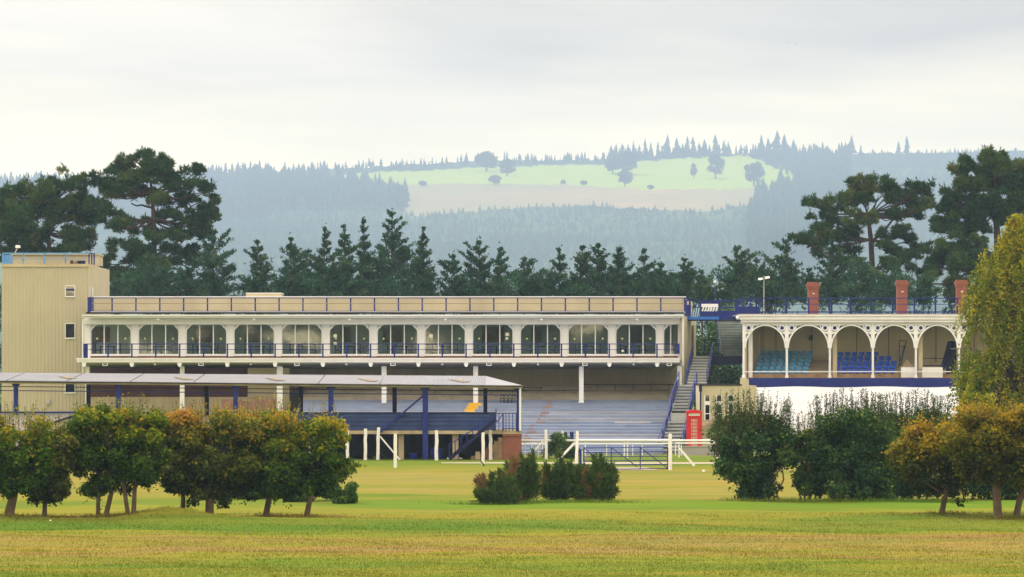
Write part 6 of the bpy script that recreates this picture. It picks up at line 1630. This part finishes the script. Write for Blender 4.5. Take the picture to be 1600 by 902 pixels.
part('post', M['navy'], lambda b: b.pbox(905, 909, 702.5, 735, YGA-1, YGA-0.85), bp)
GT = thing('field_gate', (X(978, YGA), YGA, 0.0), 'navy tubular field gate with diagonal stays between white posts', 'gate')
for y in (699.2, 706.2, 713.2, 719.8, 726.2, 732.6):
    part('bar', M['navy'], lambda b: b.tube([P(912, y+0.9, YGA), P(1043.5, y-0.2, YGA)], px(0.75, YGA), 7), GT)
for x in (912.3, 955, 1000.4, 1043.2):
    part('upright', M['navy'], lambda b: b.bar(P(x, 699.0, YGA-0.03), P(x, 733.5, YGA-0.03), px(1.6, YGA), 0.04), GT)
for x0, y0, x1, y1 in ((913, 701, 950, 730), (956, 700, 996, 730), (1001, 700, 1042.5, 731.5)):
    part('stay', M['navy'], lambda b: b.bar(P(x0, y0, YGA+0.03), P(x1, y1, YGA+0.03), px(1.3, YGA), 0.03), GT)
# white running rails
def running_rail(x0, x1, yt, yb, posts, label, th_px, name='running_rail', Y=None):
    th = thing(name, (X((x0+x1)/2, Y), Y, float(gz(0, Y))), label, 'running rail', 'white running rails')
    part('rail', M['white_clean'], lambda b: b.tube([P(x0, (yt+yb)/2, Y), P((x0+x1)/2, (yt+yb)/2-0.1, Y), P(x1, (yt+yb)/2, Y)], px((yb-yt)/2, Y), 10), th)
    for x in posts:
        part('rail_post', M['white_clean'], lambda b: b.tube([(X(x, Y), Y+0.05, float(gz(X(x, Y), Y))-0.05), P(x, (yt+yb)/2, Y+0.05)], px(th_px/2, Y), 7), th)
Y1r, Y2r = 222.0, 232.0
running_rail(815, 900, 687.0, 690.2, (820.5, 841.2), 'upper white running rail left of the gate, behind the braced post', 1.7, Y=Y1r)
running_rail(815, 897, 692.4, 694.3, (831, 848), 'thin lower white rail left of the gate, beyond the upper one', 1.3, Y=Y2r)
running_rail(903.5, 1044, 686.2, 690.6, (914.5, 975.5, 980.5), 'thick white running rail above the blue gate', 2.2, Y=Y1r+0.6)
running_rail(903.5, 1044, 692.6, 694.4, (948, 988.8, 1003.6), 'thin white rail seen below the thick rail over the gate', 1.3, Y=Y2r+0.6)
running_rail(1050, 1150, 687.0, 690.2, (1061, 1118), 'upper white running rail in front of the red phone box', 1.8, Y=Y1r+1.2)
running_rail(1056, 1150, 691.8, 694.0, (1055.6, 1064.6), 'thin lower white rail in front of the phone box', 1.5, Y=Y2r+1.2)
# two coloured boards and small posts seen over the round bush
simple('navy_board', (893, 702), 240, 'upright navy board standing behind the low bush near the gate', 'board', [('board', M['navy'], lambda b: (b.pbox(890.5, 896.3, 675, 690, 240, 240.15), b.pbox(891.5, 896.0, 690, 712, 240.02, 240.10)))])
simple('dark_green_board', (884, 702), 240, 'upright dark green board left of the navy board behind the low bush', 'board', [('board', M['chair_green'], lambda b: (b.pbox(881.5, 886.3, 675.5, 690, 240, 240.15), b.pbox(882.2, 885.5, 690, 712, 240.02, 240.1)))])
simple('marker_post', (879, 702), 239, 'short white marker post between the bush and the green board', 'post', [('post', M['post_white'], lambda b: (b.pbox(877.4, 880.6, 674, 712, 239, 239.15), b.pbox(877.0, 881, 673.4, 674.4, 238.97, 239.18)))])
# litter on the grass
simple('paper_scrap', (78, 818), 123.5, 'crumpled white paper on the green bank at far left', 'litter', [('scrap', M['paper'], lambda b: b.add([(X(76, 123.5), 123.5, 0.02), (X(80, 123.5), 123.45, 0.02), (X(79, 123.5), 123.9, 0.03), (X(78, 123.5), 123.6, 0.11), (X(76.6, 123.5), 123.75, 0.07)], [(0, 1, 3), (1, 2, 3), (2, 4, 3), (4, 0, 3), (0, 2, 1), (0, 4, 2)]))])
simple('white_stone', (1099.5, 737), 190.3, 'small white marker stone on the grass right of the gate', 'stone', [('stone', M['white_clean'], lambda b: b.lathe((X(1099.5, 190.3), 190.3, float(gz(X(1099.5, 190.3), 190.3))-0.02), [(0.05, 0), (0.075, 0.04), (0.06, 0.09), (0.01, 0.11)], 8))])
# two birds far up
for bx_, by_, bw, lab in ((1229, 66.5, 2.6, 'darker left one of two distant birds in the grey sky'), (1243, 68.8, 3.2, 'fainter right one of two distant birds in the grey sky')):
    Yb = 700.0
    bd = thing('bird', P(bx_, by_, Yb), lab, 'bird', 'distant birds')
    def bird(b):
        cx_, _, cz = P(bx_, by_, Yb); s_ = px(bw/2, Yb)
        b.tube([(cx_, Yb-0.22, cz-0.01), (cx_, Yb-0.1, cz), (cx_, Yb+0.1, cz), (cx_, Yb+0.28, cz)], [0.01, 0.06, 0.07, 0.01], 6)
        for q in (-1, 1):
            b.add([(cx_+q*0.04, Yb-0.08, cz), (cx_+q*s_*0.5, Yb-0.12, cz+0.10), (cx_+q*s_, Yb+0.05, cz+0.05), (cx_+q*s_*0.5, Yb+0.08, cz+0.09), (cx_+q*0.04, Yb+0.12, cz)], [(0, 1, 3, 4), (1, 2, 3)])
    part('body', M['black'], bird, bd)
# ================================================================== near hawthorns, left
GH = 'hawthorns in the row on the left'
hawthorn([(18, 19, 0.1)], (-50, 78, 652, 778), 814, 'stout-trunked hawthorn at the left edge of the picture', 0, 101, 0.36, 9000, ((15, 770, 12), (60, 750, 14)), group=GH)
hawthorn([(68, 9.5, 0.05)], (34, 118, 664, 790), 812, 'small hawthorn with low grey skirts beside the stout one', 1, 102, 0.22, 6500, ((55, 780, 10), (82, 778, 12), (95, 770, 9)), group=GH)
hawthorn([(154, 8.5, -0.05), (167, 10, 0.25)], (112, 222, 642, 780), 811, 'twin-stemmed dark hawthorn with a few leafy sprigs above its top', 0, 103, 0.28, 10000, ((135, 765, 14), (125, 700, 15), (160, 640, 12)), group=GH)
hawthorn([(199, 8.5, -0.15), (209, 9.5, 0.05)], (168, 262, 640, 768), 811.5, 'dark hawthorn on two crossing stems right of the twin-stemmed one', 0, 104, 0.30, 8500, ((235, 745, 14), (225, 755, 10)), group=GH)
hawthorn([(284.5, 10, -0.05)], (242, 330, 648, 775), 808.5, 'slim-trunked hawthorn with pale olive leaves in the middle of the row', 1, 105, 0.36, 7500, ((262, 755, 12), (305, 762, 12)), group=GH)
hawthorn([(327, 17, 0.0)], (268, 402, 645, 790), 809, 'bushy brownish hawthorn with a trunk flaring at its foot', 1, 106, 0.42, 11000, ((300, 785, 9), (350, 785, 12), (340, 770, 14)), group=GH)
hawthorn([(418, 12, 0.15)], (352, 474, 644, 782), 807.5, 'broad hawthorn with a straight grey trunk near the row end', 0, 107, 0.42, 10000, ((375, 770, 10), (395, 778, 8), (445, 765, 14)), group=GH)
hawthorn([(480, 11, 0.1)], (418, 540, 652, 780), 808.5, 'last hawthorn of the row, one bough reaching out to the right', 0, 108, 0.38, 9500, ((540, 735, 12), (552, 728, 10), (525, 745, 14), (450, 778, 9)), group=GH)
round_bush(535, 752, 56, 786, 'low green bush on the fairway behind the last hawthorn', SHRUB2, 31, 3200, name='low_bush')
round_bush(485, 742, 90, 783, 'wide dark bush showing beneath the crowns of the right hawthorns', SHRUB, 32, 5000, name='low_bush')
round_bush(395, 752, 50, 780, 'small green bush seen between two hawthorn trunks', SHRUB2, 33, 2600, name='low_bush')
round_bush(872, 676, 54, 717, 'round yellow green bush beside the braced fence post', SHRUB2, 34, 4200, leaf=0.075, Y=222, tbase=0.55)
round_bush(895, 700, 36, 717, 'dark lower bush between the round bush and the gate', SHRUB, 35, 2000, Y=221)
# gorse in the middle
gorse(775, 68, 722, 786, 'gorse bush on the left of the group, with bare twisted twigs', 41, 2900, ((752, 757, 742, 742), (757, 728, 751, 719), (765, 775, 733, 783)))
gorse(815, 66, 706, 784, 'tallest gorse bush, with a pointed green top', 42, 3400)
gorse(868, 50, 711, 782, 'brownish gorse bush third along the group', 43, 2600)
gorse(908, 48, 724, 783, 'small dense gorse bush between the brown one and the greenest one', 44, 2400)
gorse(935, 58, 712, 783, 'greenest gorse bush at the right end of the group', 45, 2900, ((955, 745, 968, 742),))
# dark shrubs on the right
GS_ = 'tall shrubs on the right'
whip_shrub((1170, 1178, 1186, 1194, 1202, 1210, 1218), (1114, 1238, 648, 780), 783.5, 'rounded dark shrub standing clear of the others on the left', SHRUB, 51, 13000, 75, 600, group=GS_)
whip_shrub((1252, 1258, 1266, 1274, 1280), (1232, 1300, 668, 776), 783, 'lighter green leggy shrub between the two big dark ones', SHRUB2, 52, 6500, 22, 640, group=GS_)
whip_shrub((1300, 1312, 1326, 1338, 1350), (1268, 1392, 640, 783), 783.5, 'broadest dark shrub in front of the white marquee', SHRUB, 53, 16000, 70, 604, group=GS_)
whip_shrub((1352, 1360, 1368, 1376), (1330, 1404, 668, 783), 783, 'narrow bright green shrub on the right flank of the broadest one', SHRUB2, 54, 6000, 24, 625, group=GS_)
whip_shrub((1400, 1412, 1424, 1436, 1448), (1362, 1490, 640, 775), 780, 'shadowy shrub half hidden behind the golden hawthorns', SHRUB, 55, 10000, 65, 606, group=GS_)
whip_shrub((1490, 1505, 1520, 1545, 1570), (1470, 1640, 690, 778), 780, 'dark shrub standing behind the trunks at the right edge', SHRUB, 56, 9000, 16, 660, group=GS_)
round_bush(1388, 768, 34, 784, 'low tuft of dark leaves at the foot of the shrubs', SHRUB2, 57, 1200, name='low_bush')
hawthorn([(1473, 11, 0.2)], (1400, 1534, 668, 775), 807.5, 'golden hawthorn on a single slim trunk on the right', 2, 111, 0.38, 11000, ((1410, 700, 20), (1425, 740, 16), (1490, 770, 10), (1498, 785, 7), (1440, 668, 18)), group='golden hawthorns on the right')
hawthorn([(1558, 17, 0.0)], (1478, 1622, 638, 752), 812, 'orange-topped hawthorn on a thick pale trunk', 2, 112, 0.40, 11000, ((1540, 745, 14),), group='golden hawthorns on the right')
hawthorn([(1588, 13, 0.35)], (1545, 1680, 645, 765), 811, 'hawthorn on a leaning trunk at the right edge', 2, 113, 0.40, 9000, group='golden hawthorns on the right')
# evergreens in the gap between the stands
round_bush(1108, 492, 60, 640, 'dark evergreen filling the gap under the left half of the footbridge', SHRUB, 37, 5000, leaf=0.16, Y=299, name='evergreen_bush', tbase=0.45)
round_bush(1150, 560, 66, 640, 'lower dark evergreen behind the foot of the upper steel stair', SHRUB, 38, 5000, leaf=0.16, Y=296, name='evergreen_bush', tbase=0.4)
# birch
weeping_birch(1594, 338, 1498, 1704, 672, 190.0, 'tall weeping birch turning yellow at the right edge', 61, 2200)
weeping_birch(1530, 604, 1475, 1585, 690, 165.0, 'low yellow green birch sapling below the tall birch', 62, 150)

# ================================================================== pines behind the stands
scots_pine([(78, 470, 9), (78, 420, 8), (76, 365, 6), (74, 310, 4)],
  [(18, 300, 18, 7), (55, 304, 28, 11), (92, 300, 26, 12), (116, 292, 16, 8), (130, 313, 9, 7), (35, 322, 30, 12), (78, 322, 36, 13), (118, 322, 20, 12), (12, 342, 24, 11), (50, 344, 30, 12), (92, 346, 20, 8), (122, 344, 18, 11), (-15, 340, 25, 14), (-10, 370, 30, 14),
   (20, 368, 28, 11), (58, 372, 18, 8), (112, 366, 22, 10), (134, 366, 12, 8), (30, 388, 30, 10), (80, 392, 34, 10), (122, 386, 18, 8)], 338.0, 'broad dark old pine with a flat crown above the tower', 71, dens=1.05)
scots_pine([(241, 470, 10), (241, 400, 9), (240, 345, 7), (238, 300, 5), (232, 265, 3)],
  [(186, 257, 8, 6), (205, 263, 20, 10), (232, 258, 24, 12), (254, 254, 10, 8), (222, 278, 26, 8), (250, 272, 20, 12), (270, 282, 18, 9), (153, 279, 8, 8), (166, 292, 17, 8), (192, 289, 20, 8), (303, 266, 9, 7), (292, 288, 20, 9), (326, 298, 13, 7),
   (158, 318, 18, 6), (184, 306, 18, 7), (218, 298, 15, 9), (262, 308, 22, 8), (296, 316, 20, 9), (330, 328, 14, 9), (322, 344, 16, 11), (166, 338, 22, 9), (198, 344, 22, 11), (186, 356, 18, 6), (258, 334, 14, 6), (290, 342, 18, 8), (246, 369, 22, 8),
   (276, 372, 18, 8), (304, 362, 18, 9), (194, 385, 18, 7), (216, 392, 15, 8), (256, 392, 20, 9), (290, 394, 18, 9), (304, 402, 14, 8), (164, 408, 16, 8), (186, 424, 20, 10), (226, 416, 24, 12), (266, 412, 14, 8), (205, 440, 22, 9)], 336.0, 'tallest open old pine with layered boughs right of the tower', 72, ((( 241, 372), (284, 352), 4, 2), ((240, 325), (205, 318), 4, 2), ((239, 310), (270, 295), 4, 2)))
scots_pine([(1364, 470, 9), (1363, 420, 9), (1361, 375, 8), (1356, 335, 5)],
  [(1272, 318, 18, 7), (1305, 320, 20, 9), (1342, 294, 18, 8), (1380, 292, 24, 9), (1414, 295, 20, 8), (1444, 299, 10, 7), (1330, 308, 22, 9), (1370, 308, 28, 10), (1412, 310, 22, 9), (1444, 322, 9, 6), (1288, 338, 16, 6), (1302, 356, 24, 6), (1340, 340, 20, 7),
   (1398, 338, 16, 6), (1424, 332, 15, 6), (1252, 374, 16, 6), (1280, 371, 20, 7), (1312, 368, 20, 7), (1340, 364, 12, 6), (1396, 364, 20, 8), (1416, 374, 12, 6), (1286, 387, 20, 7), (1326, 392, 16, 6), (1388, 392, 24, 7), (1420, 400, 18, 6), (1446, 386, 10, 5), (1398, 414, 20, 8), (1330, 412, 18, 7)],
  336.0, 'flat-topped open old pine above the pavilion chimneys', 73, (((1363, 380), (1396, 342), 6, 3), ((1396, 342), (1420, 322), 3, 2)))
scots_pine([(1560, 470, 14), (1560, 400, 12), (1556, 330, 9), (1552, 280, 5)],
  [(1496, 268, 10, 8), (1524, 258, 16, 8), (1554, 258, 22, 10), (1588, 256, 20, 10), (1620, 262, 24, 12), (1512, 284, 26, 12), (1552, 282, 28, 13), (1592, 284, 26, 13), (1484, 308, 14, 9), (1512, 312, 26, 12), (1556, 314, 30, 12), (1600, 314, 26, 14), (1500, 332, 24, 10), (1540, 340, 26, 12), (1590, 344, 26, 14),
   (1468, 352, 12, 6), (1490, 360, 20, 8), (1522, 368, 22, 12), (1482, 386, 20, 7), (1514, 392, 20, 10), (1466, 396, 18, 6), (1474, 414, 22, 8), (1504, 420, 20, 10), (1460, 424, 14, 6), (1490, 442, 20, 8), (1450, 440, 14, 7)], 330.0, 'dense dark old pine at the right edge behind the birch', 74, dens=1.6)
young = [(335, 362, 78, .0), (300, 420, 60, .0), (405, 376, 60, .05), (455, 372, 56, .0), (478, 398, 40, 0), (502, 356, 50, .05), (538, 352, 44, .0), (572, 344, 46, .0), (617, 333, 70, .0), (662, 356, 50, .0), (596, 395, 50, -.05), (520, 400, 50, -.05),
         (712, 398, 62, .05), (752, 377, 66, .0), (780, 386, 46, .05), (820, 402, 56, .1), (840, 430, 40, 0), (876, 387, 50, .05), (912, 384, 48, .0), (936, 380, 54, -.05), (968, 387, 50, .0), (1006, 389, 52, .0), (1030, 412, 40, .05), (1072, 404, 46, .05), (1050, 428, 44, .1), (1100, 424, 44, .1),
         (1146, 386, 60, .15), (1180, 406, 52, .1), (1226, 376, 66, .1), (1205, 425, 50, .1), (1300, 376, 74, .12), (1335, 405, 60, .15), (1400, 418, 80, .15), (1440, 430, 56, .1), (1262, 420, 50, .1), (180, 436, 46, .1), (228, 400, 70, .05), (258, 420, 60, .1), (1500, 440, 50, .1)]
yl = ['young pine under the right boughs of the tallest pine', 'short young pine left of the one under the tall pine', 'thin-topped young pine standing alone above the lift housing', 'dark young pine right of the lift housing', 'shorter young pine between two taller dark ones', 'slender young pine first of the tall clump',
      'slender young pine second of the tall clump', 'narrow twin-tipped pine left of the tallest young pine', 'tallest young pine of the belt, with a broad crown', 'sparse young pine with open tiers right of the tallest one', 'low pine filling in below the tallest young pine', 'low pine filling in below the slender pair',
      'broad low pine at the left of the middle clump', 'tallest pine of the middle clump', 'open-tipped pine right of the middle clump peak', 'lighter green pine on the right slope of the middle clump', 'small pine in the dip after the middle clump', 'pine standing on the left of the second clump', 'pine with a forked tip in the second clump', 'tallest pine of the second clump', 'pine right of the second clump peak', 'broad pine at the right of the second clump',
      'short pine sloping down from the second clump', 'small pointed pine above the end of the grandstand roof', 'low light green pine left of the small pointed one', 'low light green pine above the footbridge', 'pale green pine left of the lamp post', 'rounded pine just left of the lamp post heads', 'tall young pine left of the first chimney', 'low pine between lamp post and first chimney', 'bluish broad young pine behind the first chimney', 'green pine below the flat-topped old pine',
      'broad green pine behind the second chimney', 'low green pine right of the second chimney', 'low pine just beside the first chimney', 'small pine at the tower corner', 'blue green pine at the foot of the tallest old pine', 'low pine right of the foot of the tallest old pine', 'low pine behind the third chimney']
for i, (x, t_, w_, wm) in enumerate(young):
    young_pine(x, t_, w_, 318.0+(i*37 % 11)*1.3, yl[i], 200+i, dens=1.0, warm=wm, fat=0.5 if w_ > 58 else 0.15)
# dark understorey between the trunks
r_ = np.random.default_rng(91); Cs = []
for i in range(620):
    x = -40+1700*r_.random(); Yq = 316+14*r_.random()
    top = 440+18*math.sin(x*0.021)+8*r_.random()
    if 150 < x < 200: top += 12
    zt = Z(top, Yq); zc = -0.5+(zt+0.5)*r_.random()
    Cs.append((X(x, Yq), Yq, zc, 1.0, 0.9, 0.8))
p, nr_, k = in_clumps(r_, Cs, 60000, 0.5)
V = needle_tufts(r_, p, unit(nr_*0.5+np.array([0, 0, 0.8])), 0.42, 0.10, 2)
tag(np_mesh('undergrowth', V, quads(len(V)), PINE_B, tint=np.tile(np.clip(0.40+r_.normal(size=len(Cs))[k]*0.16+r_.normal(size=len(p))*0.1, 0, 1), 2)), 'dark evergreen undergrowth filling the pine belt behind the stands', 'undergrowth', kind='stuff')

# lone trees on the far pasture and hedge bushes along its lower edge
FARB = leaf_mat('far_broadleaf', [(0.0, (0.030, 0.050, 0.020)), (1.0, (0.075, 0.105, 0.035))], 0.1, 0.9, 0.05, 0.3)
def far_tree(x, t_, w_, yb, label, seed, name='field_tree', group='trees on the far pasture'):
    r_ = np.random.default_rng(seed)
    tt = float(t_of(x, yb)); p = hill_pt(x, tt); Y = float(p[1])
    th = thing(name, (float(p[0]), Y, float(p[2])), label, 'tree', group)
    rx = px(w_/2, Y); zt = Z(t_, Y); z0 = float(p[2]); hgt = zt-z0
    bush = hgt < 7
    mb = MB(); mb.tube([(p[0], Y, z0-0.5), (p[0], Y, z0+hgt*0.35), (p[0]+0.3, Y, z0+hgt*0.65)], [rx*0.09+0.1, rx*0.07+0.08, 0.1], 6)
    for q in range(4): limb(mb, (p[0], Y, z0+hgt*0.3), (p[0]+rx*0.6*(r_.random()*2-1), Y+rx*0.5*(r_.random()*2-1), z0+hgt*0.65), 0.3, 0.08, r_, n=5, k=2)
    mb.build('trunk', M['bark'], th)
    lo = 0.02 if bush else 0.26
    cl = []
    for _ in range(34):
        u = r_.random()*2-1; v = r_.random()
        e = math.sqrt(max(0.05, 1-(2*v-0.9)**2*0.8))
        cl.append((p[0]+u*rx*0.75*e, Y+(r_.random()*2-1)*rx*0.7, z0+hgt*(lo+(0.90-lo)*v), rx*0.36, rx*0.36, hgt*0.12))
    P_, n_, k = in_clumps(r_, cl, 2600, 0.45)
    V = leaf_cards(r_, P_, unit(n_*0.6+r_.normal(size=P_.shape)*0.6+np.array([0, 0, 0.4])), rx*0.15+0.3, rx*0.11+0.2)
    np_mesh('crown', V, quads(len(V)), FARB, th, tint=np.clip(0.45+r_.normal(size=34)[k]*0.2, 0, 1))
far_tree(760, 236, 36, 268, 'dark broad tree at the top edge of the far pasture', 301)
far_tree(792, 249, 28, 276, 'rounder tree just right of the dark one on the far pasture', 302)
far_tree(979, 236, 42, 274, 'largest domed tree on the far pasture', 303)
far_tree(957, 247, 24, 272, 'smaller tree touching the left of the largest domed tree', 304)
far_tree(976, 264, 26, 292, 'low tree below the largest domed tree on the pasture edge', 305)
far_tree(1084, 254, 12, 280, 'slim small tree on the right half of the far pasture', 306)
far_tree(1118, 240, 30, 280, 'faint round tree near the right wood of the far pasture', 307)
far_tree(1178, 252, 34, 291, 'tree at the right corner of the far pasture', 308)
for i, (x, w_, y, lab) in enumerate(((773, 22, 289, 'hedge bush below the two left trees of the far pasture'), (660, 16, 291, 'hedge bush near the left end of the pasture edge'), (880, 10, 289, 'hedge bush midway along the far pasture edge'), (912, 12, 290, 'small hedge bush left of the largest domed tree'), (1016, 12, 297, 'small hedge bush right of the low pasture tree'), (1225, 14, 293, 'hedge bush at the right tip of the far pasture'))):
    far_tree(x, y-(15 if w_ > 20 else 8), w_, y, lab, 320+i, 'hedge_bush', 'bushes along the pasture edge')

# ================================================================== trees behind the viewer, mirrored in the gallery glass
r_ = np.random.default_rng(93)
Cs = [(x, -60+8*r_.random(), 1.0+(15.5+2.5*math.sin(x*0.33)+1.5*math.sin(x*0.83))*r_.random(), 3.0, 3, 2.4) for x in np.linspace(-110, 110, 300)]
p, nr_, k = in_clumps(r_, Cs, 36000, 0.4)
V = leaf_cards(r_, p, unit(nr_+r_.normal(size=p.shape)*0.5), 2.6, 2.1)
tag(np_mesh('far_wood', V, quads(len(V)), SHRUB2, tint=np.clip(0.55+r_.normal(size=len(Cs))[k]*0.3, 0, 1)), 'line of trees across the course behind the viewer', 'woodland', kind='stuff')

# ================================================================== haze
hb = MB().box(-6500, 6500, -120, 9800, -4, 560)
HAZE = bpy.data.materials.new('haze_air'); HAZE.use_nodes = True
t = HAZE.node_tree; t.nodes.clear()
pv = N(t, 'ShaderNodeVolumePrincipled')
pv.inputs['Color'].default_value = (0.47, 0.67, 1.0, 1)
pv.inputs['Density'].default_value = 0.000175
o_ = N(t, 'ShaderNodeOutputMaterial'); t.links.new(pv.outputs[0], o_.inputs['Volume'])
hz_ = hb.build('haze', HAZE)
tag(hz_, 'pale blue haze over the far hill', 'haze', kind='stuff')
